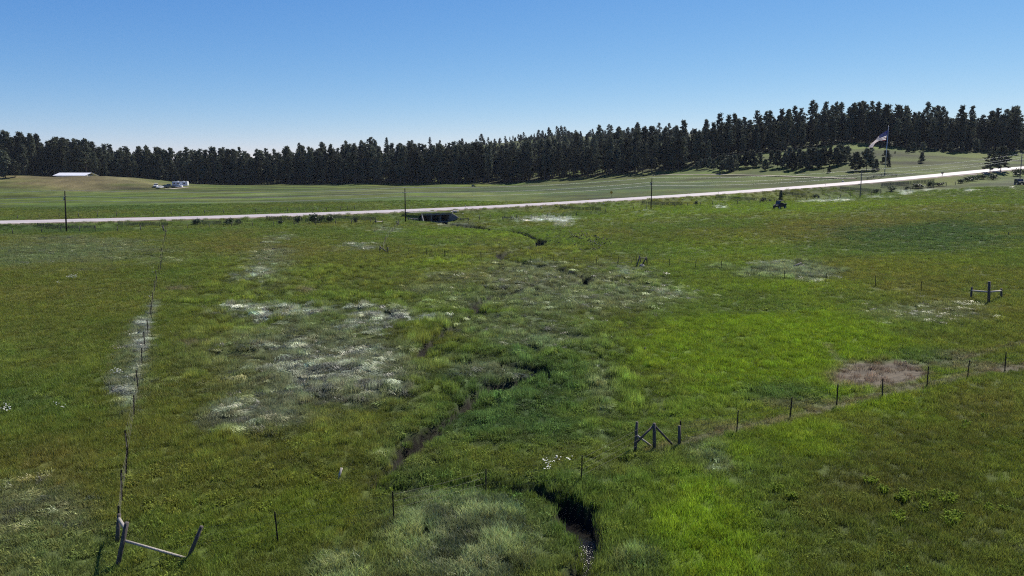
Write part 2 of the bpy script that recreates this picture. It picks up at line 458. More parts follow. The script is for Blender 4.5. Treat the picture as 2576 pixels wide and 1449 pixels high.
def leaf_mat(name, rough=.45, trans=.35, spec=.4, fixed=None, vary=0.0):
    m = bpy.data.materials.new(name); m.use_nodes = True
    nt = m.node_tree; N = nt.nodes; L = nt.links.new; b = N['Principled BSDF']; out = N['Material Output']
    if fixed is None:
        a = N.new('ShaderNodeAttribute'); a.attribute_type = 'INSTANCER'; a.attribute_name = 'tint'; src = a.outputs['Color']
    else:
        c = N.new('ShaderNodeRGB'); c.outputs[0].default_value = (*fixed, 1); src = c.outputs[0]
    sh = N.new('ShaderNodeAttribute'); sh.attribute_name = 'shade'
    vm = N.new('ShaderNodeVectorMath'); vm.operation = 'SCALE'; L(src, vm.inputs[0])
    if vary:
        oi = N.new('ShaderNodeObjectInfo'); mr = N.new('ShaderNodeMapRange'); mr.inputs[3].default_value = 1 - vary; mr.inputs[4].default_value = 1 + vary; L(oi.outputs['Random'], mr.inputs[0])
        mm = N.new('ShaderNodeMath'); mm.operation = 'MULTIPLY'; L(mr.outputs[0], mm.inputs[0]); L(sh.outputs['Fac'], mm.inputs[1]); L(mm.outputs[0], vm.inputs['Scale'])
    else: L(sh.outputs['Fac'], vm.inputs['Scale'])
    L(vm.outputs[0], b.inputs['Base Color']); b.inputs['Roughness'].default_value = rough; b.inputs['Specular IOR Level'].default_value = spec
    t = N.new('ShaderNodeBsdfTranslucent'); L(vm.outputs[0], t.inputs[0])
    mx = N.new('ShaderNodeMixShader'); mx.inputs[0].default_value = trans
    L(b.outputs[0], mx.inputs[1]); L(t.outputs[0], mx.inputs[2]); L(mx.outputs[0], out.inputs[0])
    return m
M_BLADE = leaf_mat('grass_blade', .55, .42, .2)
M_REED = leaf_mat('reed_blade', .42, .32, .5)
M_LODGED = leaf_mat('lodged_grass_blade', .45, .2, .5)
M_WEED = leaf_mat('broad_leaf', .75, .42, .05)
M_NEEDLE = leaf_mat('pine_needles', .75, .22, .08, fixed=(.085, .097, .064), vary=.5)
M_SHRUB = leaf_mat('shrub_leaves', .5, .25, .3, fixed=(.05, .075, .03))
M_FLOWER = mat('white_petals', (.6, .6, .52), .8, .05, 5)

def water_mat():
    m = bpy.data.materials.new('creek_water'); m.use_nodes = True
    nt = m.node_tree; N = nt.nodes; L = nt.links.new; b = N['Principled BSDF']
    b.inputs['Base Color'].default_value = (.010, .009, .008, 1); b.inputs['Roughness'].default_value = .17; b.inputs['IOR'].default_value = 1.33
    geo = N.new('ShaderNodeNewGeometry'); no = N.new('ShaderNodeTexNoise'); no.inputs['Scale'].default_value = 5.0; no.inputs['Detail'].default_value = 4
    L(geo.outputs['Position'], no.inputs['Vector'])
    no.inputs['Scale'].default_value = 11.0
    rf = N.new('ShaderNodeAttribute'); rf.attribute_name = 'riffle'
    rm = N.new('ShaderNodeMapRange'); rm.inputs[3].default_value = .010; rm.inputs[4].default_value = .17; L(rf.outputs['Fac'], rm.inputs[0])
    bp = N.new('ShaderNodeBump'); bp.inputs['Strength'].default_value = 1.0; L(rm.outputs[0], bp.inputs['Distance'])
    L(no.outputs[0], bp.inputs['Height']); L(bp.outputs[0], b.inputs['Normal'])
    return m
M_WATER = water_mat()

# ------------------------------------------------------------------ what grows where
KC = dict(olive=(.108, .125, .021), green=(.092, .129, .021), lime=(.135, .200, .013), deep=(.052, .092, .026), rust=(.145, .112, .034),
          grey=(.130, .142, .078), silver_sheen=(.285, .30, .245), reed=(.118, .138, .060), dirt=(.155, .118, .080), darkol=(.068, .081, .015),  # flattened grass: part of its glossy sheen is put into the pale colour
          white=(.62, .62, .55), pale=(.20, .20, .10), mound=(.20, .15, .085), soil=(.019, .015, .010))
# (kind, view box u0, v0, u1, v1, strength): patches measured on the photograph, laid on the ground as soft-edged ellipses
PATCH = [
 ('green', -300, 590, 420, 1100, .35), ('olive', -200, 690, 380, 830, .5), ('grey', -200, 590, 420, 680, .5), ('rust', -100, 715, 260, 760, .25),
 ('green', -200, 900, 290, 1110, .8), ('deep', -200, 985, 230, 1050, .4), ('rust', 20, 1085, 300, 1230, .45), ('grey', -200, 1180, 330, 1460, .55), ('green', -100, 1300, 330, 1460, .4), ('green', 200, 1220, 900, 1500, .6), ('lime', 420, 1200, 880, 1420, .25),
 ('rust', 420, 585, 900, 660, .45), ('olive', 420, 640, 1000, 760, .6), ('rust', 1150, 600, 1420, 640, .35), ('lime', 1040, 640, 1240, 690, .35), ('lime', 1020, 570, 1420, 600, .45),
 ('olive', 420, 760, 620, 900, .8), ('rust', 560, 880, 760, 930, .35), ('rust', 520, 1100, 760, 1180, .3), ('olive', 440, 1100, 900, 1330, .8), ('lime', 640, 1180, 900, 1330, .3), ('lime', 930, 1180, 1120, 1230, .45),
 ('deep', 1000, 780, 1620, 1180, .8), ('deep', 1100, 960, 1560, 1130, .5), ('green', 1040, 1080, 1600, 1190, .6), ('olive', 1080, 1120, 1620, 1200, .5),
 ('grey', 1040, 660, 1720, 800, .65), ('silver_sheen', 1500, 668, 1660, 695, .3), ('silver_sheen', 1640, 725, 1740, 750, .35), ('silver_sheen', 1270, 655, 1410, 675, .25),
 ('grey', 1100, 780, 1560, 880, .5), ('grey', 1080, 880, 1330, 960, .7), ('grey', 1460, 880, 1560, 1090, .45),
 ('silver_sheen', 560, 755, 830, 830, .75), ('silver_sheen', 820, 775, 1060, 850, .65), ('silver_sheen', 640, 845, 1000, 980, .85), ('grey', 620, 830, 1030, 1000, .5), ('grey', 500, 740, 1080, 1010, .55), ('grey', 480, 1000, 800, 1100, .8), ('silver_sheen', 520, 1010, 700, 1090, .35),
 ('silver_sheen', 330, 795, 384, 878, .9), ('silver_sheen', 268, 950, 330, 1012, .7), ('grey', 290, 790, 390, 1020, .5), ('silver_sheen', 366, 740, 392, 800, .35), ('silver_sheen', 295, 1170, 340, 1235, .4),
 ('silver_sheen', 590, 660, 700, 710, .6), ('grey', 560, 610, 720, 720, .6), ('silver_sheen', 640, 590, 760, 612, .4), ('silver_sheen', 840, 610, 960, 632, .4), ('silver_sheen', 930, 568, 1010, 590, .35),
 ('reed', 900, 1222, 1452, 1600, 1.0), ('reed', 700, 1340, 1000, 1560, .7), ('reed', 1490, 1330, 1720, 1470, .55),
 ('lime', 1560, 1150, 1960, 1480, .95), ('lime', 1700, 1300, 2050, 1500, .6), ('green', 1460, 1190, 1600, 1330, .6), ('silver_sheen', 1740, 1150, 1860, 1215, .3), ('reed', 1700, 1100, 1850, 1180, .5), ('lime', 1820, 1110, 1900, 1180, .6),
 ('darkol', 1900, 1040, 2700, 1480, .85), ('darkol', 2150, 960, 2700, 1200, .6), ('rust', 1960, 1180, 2350, 1330, .25), ('lime', 1960, 1070, 2200, 1160, .35), ('rust', 2350, 960, 2600, 1080, .3), ('lime', 2440, 1080, 2620, 1250, .2),
 ('lime', 1560, 740, 2360, 1010, .75), ('lime', 1780, 760, 2300, 950, .5), ('lime', 1700, 690, 2220, 740, .6), ('deep', 1830, 960, 2080, 1030, .75), ('deep', 2200, 870, 2460, 930, .6), ('green', 1760, 830, 1960, 900, .4),
 ('grey', 2160, 750, 2480, 810, .55), ('silver_sheen', 2290, 780, 2345, 798, .2), ('silver_sheen', 2400, 778, 2450, 792, .25), ('olive', 2080, 690, 2576, 780, .5),
 ('rust', 1900, 530, 2640, 620, .55), ('rust', 1480, 565, 1640, 600, .25), ('rust', 2000, 640, 2420, 710, .5), ('rust', 2250, 580, 2640, 640, .2), ('lime', 1640, 590, 2040, 700, .4), ('rust', 1620, 640, 1980, 670, .25), ('lime', 2100, 630, 2500, 690, .25),
 ('deep', 2060, 545, 2640, 640, .85), ('deep', 2250, 555, 2640, 600, .5), ('rust', 2200, 700, 2420, 740, .3), ('reed', 1840, 655, 2120, 710, 1.0), ('silver_sheen', 1860, 655, 1980, 668, .5), ('silver_sheen', 1990, 690, 2120, 712, .35), ('reed', 1760, 660, 1860, 685, .5),
 ('dirt', 2092, 903, 2328, 974, 1.4), ('dirt', 2320, 912, 2600, 935, .55), ('dirt', 2330, 880, 2480, 905, .4), ('dirt', 1880, 1000, 2110, 1035, .4), ('dirt', 1680, 1060, 1920, 1090, .3), ('rust', 1240, 1085, 1400, 1110, .2),
 ('dirt', 745, 722, 812, 738, .8), ('dirt', 410, 718, 480, 732, .5), ('dirt', 440, 862, 540, 874, .6), ('dirt', 1200, 560, 1240, 566, .4), ('grey', 1080, 556, 1200, 568, .9),
 # verge, far valley and hill pasture
 ('lime', 1300, 500, 2500, 545, .55), ('rust', 1620, 505, 1760, 516, .5), ('rust', 1330, 528, 1460, 540, .2), ('white', 1285, 544, 1450, 560, .75), ('white', 1395, 552, 1450, 570, .6), ('deep', 1380, 530, 1540, 545, .5),
 ('white', 2260, 478, 2300, 492, .9), ('white', 2310, 474, 2350, 481, .95), ('white', 2360, 473, 2395, 479, .8), ('white', 2170, 493, 2260, 500, .5), ('white', 2010, 502, 2165, 509, .7), ('white', 2425, 476, 2455, 483, .8), ('white', 1795, 518, 1830, 524, .8), ('white', 1590, 530, 1650, 536, .7), ('grey', 2490, 446, 2640, 478, .8),
 ('deep', -300, 560, 450, 590, .6), ('green', -200, 505, 800, 548, .4), ('deep', -100, 515, 520, 535, .45), ('lime', -200, 488, 420, 512, .35), ('deep', 480, 500, 1300, 512, .4), ('pale', 300, 494, 900, 501, .45), ('pale', 780, 478, 1080, 486, .5), ('pale', 600, 486, 760, 491, .5), ('pale', 900, 471, 1250, 474, .4),
 ('deep', 1130, 462, 1450, 500, .55), ('deep', 1300, 462, 1900, 488, .75), ('lime', 1000, 506, 1290, 514, .35), ('olive', 1880, 380, 2640, 430, .6), ('lime', 1640, 425, 1790, 440, .35), ('pale', 2280, 405, 2500, 425, .4), ('deep', 1900, 448, 2200, 458, .35),
 ('mound', -200, 443, 420, 483, 1.0), ('pale', 60, 440, 330, 452, .5), ('soil', 298, 470, 376, 478, .8), ('soil', 0, 470, 200, 474, .3), ('deep', -50, 478, 300, 490, .5),
]
def _ell():
    E = []
    for k, u0, v0, u1, v1, s in PATCH:
        uc, vc = (u0 + u1) / 2, (v0 + v1) / 2
        p = march(uc, vc, ground0, 260); a = march(uc, v0, ground0, 260); b = march(uc, v1, ground0, 260, 10.0)
        ry = max(abs(a[1] - b[1]) / 2, .4); cy = (a[1] + b[1]) / 2
        cx = (uc - 1288) / 1840 * cy if False else p[0]
        rx = max((u1 - u0) / 2 * scale_at(p), .4)
        E.append((k, cx, p[1] if ry < 20 else cy, rx, ry, s, p[0] / p[1]))
    return E
ELL = _ell()
_tr = lambda px: [tuple(march(u, v, ground0, 260)[:2]) for u, v in px]
TRAILS = [(_tr([(1640, 1130), (1712, 1112), (1855, 1083), (1986, 1052), (2105, 1020), (2220, 992), (2332, 968), (2434, 946), (2530, 928), (2660, 905)]), .55, .62, 'dirt'),
          (_tr([(2300, 925), (2420, 905), (2480, 885), (2640, 850)]), .5, .45, 'dirt'), (_tr([(2080, 868), (2105, 905), (2140, 930)]), .3, .5, 'pale'),
          (_tr([(420, 640), (405, 700), (392, 760), (384, 830), (372, 900), (350, 1000), (335, 1090), (318, 1200)]), .5, .3, 'olive'),
          (_tr([(388, 760), (378, 805), (364, 850), (350, 900), (335, 960), (318, 1020)]), .5, .28, 'silver_sheen'),
          (_tr([(960, 640), (1010, 634), (1100, 648), (1200, 656)]), .35, .5, 'deep'), (_tr([(1060, 1120), (1300, 1150), (1500, 1140), (1620, 1130)]), 2.2, .45, 'olive')]

def fields(x, y):
    """albedo, height factor, lodged share at ground points"""
    x = np.asarray(x, float); y = np.asarray(y, float)
    n1v = fbm(x, y, 22, 4, 6)[..., None]; n2v = fbm(x, y, 5, 3, 7)[..., None]
    c = np.array(KC['olive']) * (1 - sstep(.35, .65, n1v)) + np.array(KC['green']) * sstep(.35, .65, n1v)
    c = c * (.86 + .28 * n2v)
    rs = sstep(.60, .74, fbm(x, y, 14, 3, 8))[..., None] * .2
    c = c * (1 - rs) + np.array(KC['rust']) * rs
    hgt = .75 + .5 * fbm(x, y, 9, 3, 9); lodged = np.zeros(x.shape); weed = sstep(.58, .7, fbm(x, y, 6, 3, 10)) * .3; bare = np.zeros(x.shape); white = np.zeros(x.shape); tall = np.zeros(x.shape)
    wob1 = fbm(x, y, 6, 4, 12) - .5; wob2 = fbm(x, y, 1.6, 3, 13) - .5
    for k, cx, cy, rx, ry, s, sh in ELL:
        ex = (x - cx - sh * (y - cy) * .9) / rx; ey = (y - cy) / ry
        m = (np.abs(ex) < 1.9) & (np.abs(ey) < 1.9)
        if not m.any(): continue
        r = np.hypot(ex[m], ey[m]) + wob1[m] * 1.2 + wob2[m] * .5
        if k == 'silver_sheen': r = r + (fbm(x[m], y[m], 2.6, 3, 14) - .45) * 1.6
        w = (1 - sstep(.35, 1.25, r)) * s * (.62 if k == 'rust' else 1.0)
        if k == 'silver_sheen':
            gw = np.clip(w * .75, 0, 1)[:, None]; c[m] = c[m] * (1 - gw) + np.array(KC['grey']) * gw
            w = w * sstep(.47, .66, fbm(x[m] * .7, y[m], .55, 2, 15) + .14 * w)
        elif k == 'white': w = w * sstep(.42, .66, fbm(x[m], y[m], 1.6, 2, 15) + .10 * s)
        w = np.clip(w, 0, 1)
        c[m] = c[m] * (1 - w[:, None]) + np.array(KC[k]) * w[:, None]
        if k == 'silver_sheen': lodged[m] = np.maximum(lodged[m], w)
        elif k == 'grey': lodged[m] = np.maximum(lodged[m], w * .2)
        elif k == 'dirt': bare[m] = np.maximum(bare[m], w); lodged[m] *= (1 - w)
        elif k == 'white': white[m] = np.maximum(white[m], w)
        elif k in ('reed',): tall[m] = np.maximum(tall[m], w); hgt[m] = hgt[m] * (1 - w) + 1.25 * w; lodged[m] *= (1 - .6 * w)
        elif k == 'lime': hgt[m] = hgt[m] * (1 - .7 * w) + 1.15 * .7 * w; weed[m] *= (1 - w)
        elif k == 'deep': weed[m] = np.maximum(weed[m], w * .7)
        elif k == 'darkol': weed[m] *= (1 - w * .85); hgt[m] = hgt[m] * (1 - w) + .9 * w
    for P_, wd, st, k in TRAILS:
        d, _ = polydist(x, y, P_); w = (1 - sstep(.4, 1.6, d / wd + (wob2 + .2) * 1.2)) * st
        c = c * (1 - w[..., None]) + np.array(KC[k]) * w[..., None]; bare = np.maximum(bare, w * (.9 if k == 'dirt' else .35)); hgt = hgt * (1 - .5 * w); weed = weed * (1 - w)
    return c, hgt, lodged, weed, bare, white, tall

# ------------------------------------------------------------------ ground sheet
def axis(fine, step, grow1, mid, grow2, end):
    a = [0.0]; s = step
    while a[-1] < end:
        if a[-1] > fine: s *= grow1 if a[-1] < mid else grow2
        a.append(a[-1] + s)
    return np.array(a)
xp = axis(22, .3, 1.022, 140, 1.12, 1900)
xs = np.concatenate([-xp[:0:-1], xp])
ya = [-90.0, -60, -40, -25, -12, -4, 2, 7]; s = .3
yy = 10.0; ya2 = []
while yy < 1750:
    ya2.append(yy); yy += max(.28, .0062 * yy) if yy < 620 else .02 * yy
ys = np.array(ya + ya2)
GX, GY = np.meshgrid(xs, ys)
GZ = ground(GX, GY)
fc, fh, fl, fw, fb, fwh, ft = fields(GX, GY)
cd, ca, cw = creek_field(GX, GY)
wet = (1 - sstep(cw + .2, cw + .55, cd)) * (GY < 212) * (1 - .8 * creek_arm(GX, GY))
fc = fc * (1 - wet[..., None]) + np.array(KC['soil']) * wet[..., None]
rs_, ra_ = polydist(GX, GY, ROAD)
gv = (1 - sstep(ROAD_HALF + 1.2, ROAD_HALF + 2.2, rs_))[..., None]
fc = fc * (1 - gv) + np.array((.17, .12, .08)) * gv
FE = [(-500, 440, 430), (-120, 440, 432), (0, 441, 436), (60, 439, 440), (130, 438, 452), (250, 443, 458), (300, 451, 466), (370, 459, 474), (450, 463, 482), (600, 464, 488), (800, 464, 488), (1000, 461, 482),
      (1250, 456, 468), (1450, 448, 448), (1600, 438, 428), (1690, 431, 421), (1745, 424, 418), (1800, 403, 428), (2000, 385, 432), (2150, 364, 444), (2250, 372, 434), (2400, 378, 424), (2576, 381, 432), (3000, 385, 450)]
_fe = np.array(FE, float); _fa = (_fe[:, 0] - 1288) / 1840
def front_y(x, y): return np.interp(x / np.maximum(y, 1), _fa, _fe[:, 2])
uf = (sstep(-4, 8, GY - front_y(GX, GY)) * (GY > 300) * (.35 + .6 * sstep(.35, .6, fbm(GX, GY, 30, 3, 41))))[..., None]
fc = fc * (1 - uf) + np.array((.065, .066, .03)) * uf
nv = len(xs); nr = len(ys)
me = bpy.data.meshes.new('ground')
me.vertices.add(nv * nr); me.vertices.foreach_set('co', np.stack([GX, GY, GZ], -1).ravel())
I = np.arange(nv * nr).reshape(nr, nv)
Q = np.stack([I[:-1, :-1], I[:-1, 1:], I[1:, 1:], I[1:, :-1]], -1).reshape(-1, 4)
me.loops.add(Q.size); me.loops.foreach_set('vertex_index', Q.ravel())
me.polygons.add(len(Q)); me.polygons.foreach_set('loop_start', np.arange(0, Q.size, 4)); me.polygons.foreach_set('loop_total', np.full(len(Q), 4))
me.update(calc_edges=True); me.validate()
me.polygons.foreach_set('use_smooth', np.ones(len(Q), bool))
ca_ = me.attributes.new('col', 'FLOAT_COLOR', 'POINT')
# colour duller than the leaves: the grass canopy's self-shadow is put into it
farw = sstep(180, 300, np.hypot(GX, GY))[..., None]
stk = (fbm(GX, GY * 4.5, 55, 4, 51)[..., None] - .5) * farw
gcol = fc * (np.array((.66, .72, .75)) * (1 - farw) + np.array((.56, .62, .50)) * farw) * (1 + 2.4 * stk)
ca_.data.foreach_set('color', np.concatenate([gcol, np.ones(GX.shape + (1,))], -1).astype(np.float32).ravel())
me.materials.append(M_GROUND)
tag(link_mesh('ground', me), kind='structure')
print('ground verts', nv * nr)

# fast height lookup on the sheet
def gz(x, y):
    x = np.asarray(x, float); y = np.asarray(y, float)
    i = np.clip(np.searchsorted(xs, x) - 1, 0, nv - 2); j = np.clip(np.searchsorted(ys, y) - 1, 0, nr - 2)
    fx = (x - xs[i]) / (xs[i + 1] - xs[i]); fy = (y - ys[j]) / (ys[j + 1] - ys[j])
    return (GZ[j, i] * (1 - fx) + GZ[j, i + 1] * fx) * (1 - fy) + (GZ[j + 1, i] * (1 - fx) + GZ[j + 1, i + 1] * fx) * fy
def at(u, v, lo=12.0):
    p = march(u, v, gz, 900, lo); p[2] = float(gz(p[0], p[1])); return p

# ------------------------------------------------------------------ creek water
mb = MB(); zs = np.minimum.accumulate(CREEK[:, 2]) * 0
cz = np.interp(CREEK_ARC, [0, CREEK_ARC[-1]], [CREEK[4, 2] - .88, CREEK[-1, 2] - .55])
V = []; F = []
for i, p in enumerate(CREEK):
    q = CREEK[min(i + 1, len(CREEK) - 1)] - CREEK[max(i - 1, 0)]; q = q[:2] / np.linalg.norm(q[:2]); nrm = np.array([-q[1], q[0]])
    w = float(creek_half(np.array([CREEK_ARC[i]]), np.array([p[0]]), np.array([p[1]]))[0]) + .12
    w *= 1.0 if CREEK_ARC[i] < CREEK_ARC[44] else .45
    zc = float(gz(p[0], p[1])) + .17
    V += [(p[0] - nrm[0] * w, p[1] - nrm[1] * w, zc), (p[0], p[1], zc), (p[0] + nrm[0] * w, p[1] + nrm[1] * w, zc)]
    if i: b = 3 * i; F += [(b - 3, b - 2, b + 1, b), (b - 2, b - 1, b + 2, b + 1)]
mb.add(V, F); wo = tag(mb.build('creek_water', M_WATER), kind='structure')
rip = [max(0.0, min(1.0, (27.2 - V[i][1]) / 2.2)) * (1.0 if i % 3 < 2 else .35) for i in range(len(V))]
a = wo.data.attributes.new('riffle', 'FLOAT', 'POINT'); a.data.foreach_set('value', rip)

# ------------------------------------------------------------------ road and dirt track
def ribbon(name, P, half, mats, cols, zoff=0.0, attr=None):
    """P: centre points with z; cols: lateral offsets with z offset and material index"""
    V = []; F = []; MI = []; LA = []
    k = len(cols)
    for i, p in enumerate(P):
        q = P[min(i + 1, len(P) - 1)] - P[max(i - 1, 0)]; q = q[:2] / np.linalg.norm(q[:2]); n = np.array([-q[1], q[0]])
        for o, dz, mi in cols:
            V.append((p[0] + n[0] * o, p[1] + n[1] * o, p[2] + dz + zoff)); LA.append(.5 + .5 * o / half)
        if i:
            for j in range(k - 1):
                b = i * k + j; F.append((b - k, b, b + 1, b - k + 1)); MI.append(cols[j][2])
    m_ = bpy.data.meshes.new(name); m_.from_pydata(V, [], F)
    for x in mats: m_.materials.append(x)
    m_.polygons.foreach_set('material_index', MI)
    a = m_.attributes.new('lane', 'FLOAT', 'POINT'); a.data.foreach_set('value', LA)
    m_.polygons.foreach_set('use_smooth', [True] * len(F)); m_.update()
    bm = bmesh.new(); bm.from_mesh(m_); bmesh.ops.recalc_face_normals(bm, faces=bm.faces); bm.to_mesh(m_); bm.free()
    if sum(p.normal.z for p in m_.polygons) < 0: m_.flip_normals()
    return link_mesh(name, m_)
h = ROAD_HALF
dense = np.array([[np.interp(a, ROAD_ARC, ROAD[:, k]) for k in range(3)] for a in np.linspace(0, ROAD_ARC[-1], 260)])
rd = ribbon('road', dense, h, [M_ROAD, M_GRAVEL], [(-h - 1.9, -.62, 1), (-h - .05, -.10, 1), (-h, -.09, 0), (-h * .6, -.02, 0), (0, .05, 0), (h * .6, -.02, 0), (h, -.09, 0), (h + .05, -.10, 1), (h + 1.9, -.62, 1)])
tag(rd, kind='structure')
tp = np.array([at(u, v) for u, v in [c3(1400, 678), c3(1700, 672), c3(2000, 671), c3(2300, 676), c3(2529, 681), c4(250, 690), c4(500, 698), c4(700, 705), c4(880, 708)]])
tp = catmull(tp, 6); tp[:, 2] = gz(tp[:, 0], tp[:, 1]) + .10
tag(ribbon('dirt_track', tp, 1.6, [M_TRACK, M_TRACK], [(-1.7, -.1, 0), (-.9, .02, 0), (0, .05, 0), (.9, .02, 0), (1.7, -.1, 0)]), kind='structure')

# ------------------------------------------------------------------ grass
def blade_mesh(name, n, rad, hmin, hmax, width, lean, mat_, seed, lodged=False, leafy=False, tip=1.2, foot=.75):
    rs = np.random.default_rng(seed); V = []; F = []; S = []
    for i in range(n):
        r = rad * math.sqrt(rs.random()); a = rs.random() * 6.283; x, y = r * math.cos(a), r * math.sin(a)
        h_ = hmin + (hmax - hmin) * rs.random(); w = width * (.6 + .8 * rs.random())
        az = rs.normal(0, .5) if lodged else rs.random() * 6.283
        l = lean * (.3 + rs.random())
        dx, dy = math.cos(az), math.sin(az); fx = rs.random() * 6.283; px, py = math.cos(fx) * w / 2, math.sin(fx) * w / 2
        if leafy: px, py = -dy * w / 2, dx * w / 2
        b = len(V); sh = .6 + .8 * rs.random()
        if lodged:
            pts = [(0, 0), (.35 * h_, .32 * h_), (h_ * .95, .12 * h_ + .05 * rs.random())]
            px, py = -dy * w / 2, dx * w / 2
        elif leafy:
            pts = [(0, .1 * h_ * rs.random()), (l * h_ * .6, h_ * .75), (l * h_ * 1.2, h_ * .8)]
        else:
            pts = [(0, 0), (l * h_ * .3, h_ * .55), (l * h_, h_)]
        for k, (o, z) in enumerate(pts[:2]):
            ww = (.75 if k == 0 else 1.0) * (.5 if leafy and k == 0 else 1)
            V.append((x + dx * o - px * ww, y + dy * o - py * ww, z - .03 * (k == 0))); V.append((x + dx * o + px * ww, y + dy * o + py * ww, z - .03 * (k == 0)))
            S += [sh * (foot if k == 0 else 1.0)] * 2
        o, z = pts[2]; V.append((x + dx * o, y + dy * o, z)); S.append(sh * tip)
        F += [(b, b + 1, b + 3, b + 2), (b + 2, b + 3, b + 4)]
    m_ = bpy.data.meshes.new(name); m_.from_pydata(V, [], F); m_.materials.append(mat_)
    a = m_.attributes.new('shade', 'FLOAT', 'POINT'); a.data.foreach_set('value', S); m_.update()
    return bpy.data.objects.new(name, m_)

def scatter_group(obj):
    g = bpy.data.node_groups.new('scatter', 'GeometryNodeTree')
    g.interface.new_socket('Geometry', in_out='INPUT', socket_type='NodeSocketGeometry'); g.interface.new_socket('Geometry', in_out='OUTPUT', socket_type='NodeSocketGeometry')
    n = g.nodes; L = g.links.new
    gi = n.new('NodeGroupInput'); go = n.new('NodeGroupOutput'); io = n.new('GeometryNodeInstanceOnPoints'); oi = n.new('GeometryNodeObjectInfo')
    oi.inputs['Object'].default_value = obj; oi.inputs['As Instance'].default_value = True
    na = n.new('GeometryNodeInputNamedAttribute'); na.data_type = 'FLOAT_VECTOR'; na.inputs['Name'].default_value = 'rot'
    ns = n.new('GeometryNodeInputNamedAttribute'); ns.data_type = 'FLOAT_VECTOR'; ns.inputs['Name'].default_value = 'scl'
    L(gi.outputs[0], io.inputs['Points']); L(oi.outputs['Geometry'], io.inputs['Instance']); L(na.outputs[0], io.inputs['Rotation']); L(ns.outputs[0], io.inputs['Scale']); L(io.outputs[0], go.inputs[0])
    return g
def scatter(name, obj, P, rot, scl, tint):
    n = len(P); m_ = bpy.data.meshes.new(name); m_.vertices.add(n); m_.vertices.foreach_set('co', np.asarray(P, np.float32).ravel())
    for an, d, t, k in (('rot', rot, 'FLOAT_VECTOR', 'vector'), ('scl', scl, 'FLOAT_VECTOR', 'vector'), ('tint', np.c_[tint, np.ones(n)], 'FLOAT_COLOR', 'color')):
        a = m_.attributes.new(an, t, 'POINT'); a.data.foreach_set(k, np.asarray(d, np.float32).ravel())
    o = link_mesh(name, m_); md = o.modifiers.new('scatter', 'NODES'); md.node_group = scatter_group(obj)
    return tag(o, kind='stuff')

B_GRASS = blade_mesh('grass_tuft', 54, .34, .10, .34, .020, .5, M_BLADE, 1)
B_REED = blade_mesh('reed_tuft', 56, .34, .25, .6, .024, .6, M_REED, 2, tip=1.75, foot=.5)  # dark gaps between reeds put into the foot colour, tips lightened
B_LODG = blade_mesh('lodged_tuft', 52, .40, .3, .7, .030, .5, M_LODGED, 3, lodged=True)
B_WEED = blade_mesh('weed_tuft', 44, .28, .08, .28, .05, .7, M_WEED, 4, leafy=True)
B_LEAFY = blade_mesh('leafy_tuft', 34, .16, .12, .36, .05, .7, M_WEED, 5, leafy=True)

def band(y0, y1, dens, aw=.80):
    """random ground points between two distances, inside the wedge the view covers plus a margin"""
    area = aw * (y1 ** 2 - y0 ** 2) + 12 * (y1 - y0)
    n = int(area * dens)
    y = np.sqrt(RNG.random(n) * (y1 ** 2 - y0 ** 2) + y0 ** 2)
    x = (RNG.random(n) * 2 - 1) * (aw * y + 6)
    return x, y
xs_, ys_, gs_ = [], [], []
for y0, y1, dens, g_ in ((17, 40, 15, .85), (40, 70, 9, 1.0), (70, 110, 4.5, 1.3), (110, 170, 1.9, 1.7), (170, 260, .7, 2.2)):
    a, b = band(y0, y1, dens); xs_.append(a); ys_.append(b); gs_.append(np.full(len(a), g_))
SX, SY, SG = map(np.concatenate, (xs_, ys_, gs_))
c_, h_, l_, w_, b_, wh_, t_ = fields(SX, SY)
d_, a_, hw_ = creek_field(SX, SY)
rd_, _ = polydist(SX, SY, ROAD); tk_, _ = polydist(SX, SY, tp)
la, ln = cul_local(SX, SY)
ok = (d_ > hw_ + .02 + .46 * fbm(SX, SY, .9, 2, 71)) | (creek_arm(SX, SY) > .5) | (SY > 205)
ok &= (rd_ > ROAD_HALF + .9 + SG * .12 * RNG.random(len(SX))) & (tk_ > 2.0)
ok &= ~((np.abs(la) < CUL_W / 2 + .8) & (ln > -13) & (ln < 2.4))
ok &= RNG.random(len(SX)) > b_ * .82
near_bank = np.exp(-((d_ - hw_) / 1.2) ** 2) * (SY < 120)
r_ = RNG.random(len(SX))
kind = np.zeros(len(SX), int)
l_ = l_ * np.where(np.hypot(SX, SY) < 34, .25, 1.0)
kind[r_ < l_ * .95] = 2
kind[(kind == 0) & (t_ > .45)] = 1
kind[(kind == 0) & (RNG.random(len(SX)) < w_ * .6)] = 3
SZ = gz(SX, SY)
clump = fbm(SX, SY, 1.1, 2, 21)
jit = np.exp(RNG.normal(0, .16, len(SX)))
tint = c_ * (jit * (.75 + .5 * clump))[:, None] * 1.55
tint[:, 0] *= np.exp(RNG.normal(0, .07, len(SX)))
sw = fbm(SX, SY, 2.2, 3, 22) * 11; ro_ = rough(SX, SY)
tint[kind == 1] *= (.55 + .95 * sstep(.3, .7, fbm(SX, SY, .75, 2, 24)))[kind == 1][:, None]
tint[kind == 2] *= (.3 + 1.3 * sstep(.38, .62, fbm(SX, SY, .9, 2, 23)))[kind == 2][:, None]  # bright clumps and dark gaps of the sheen put into the tint
tint *= (1 + ro_ * (clump - .5) * 1.5)[:, None]
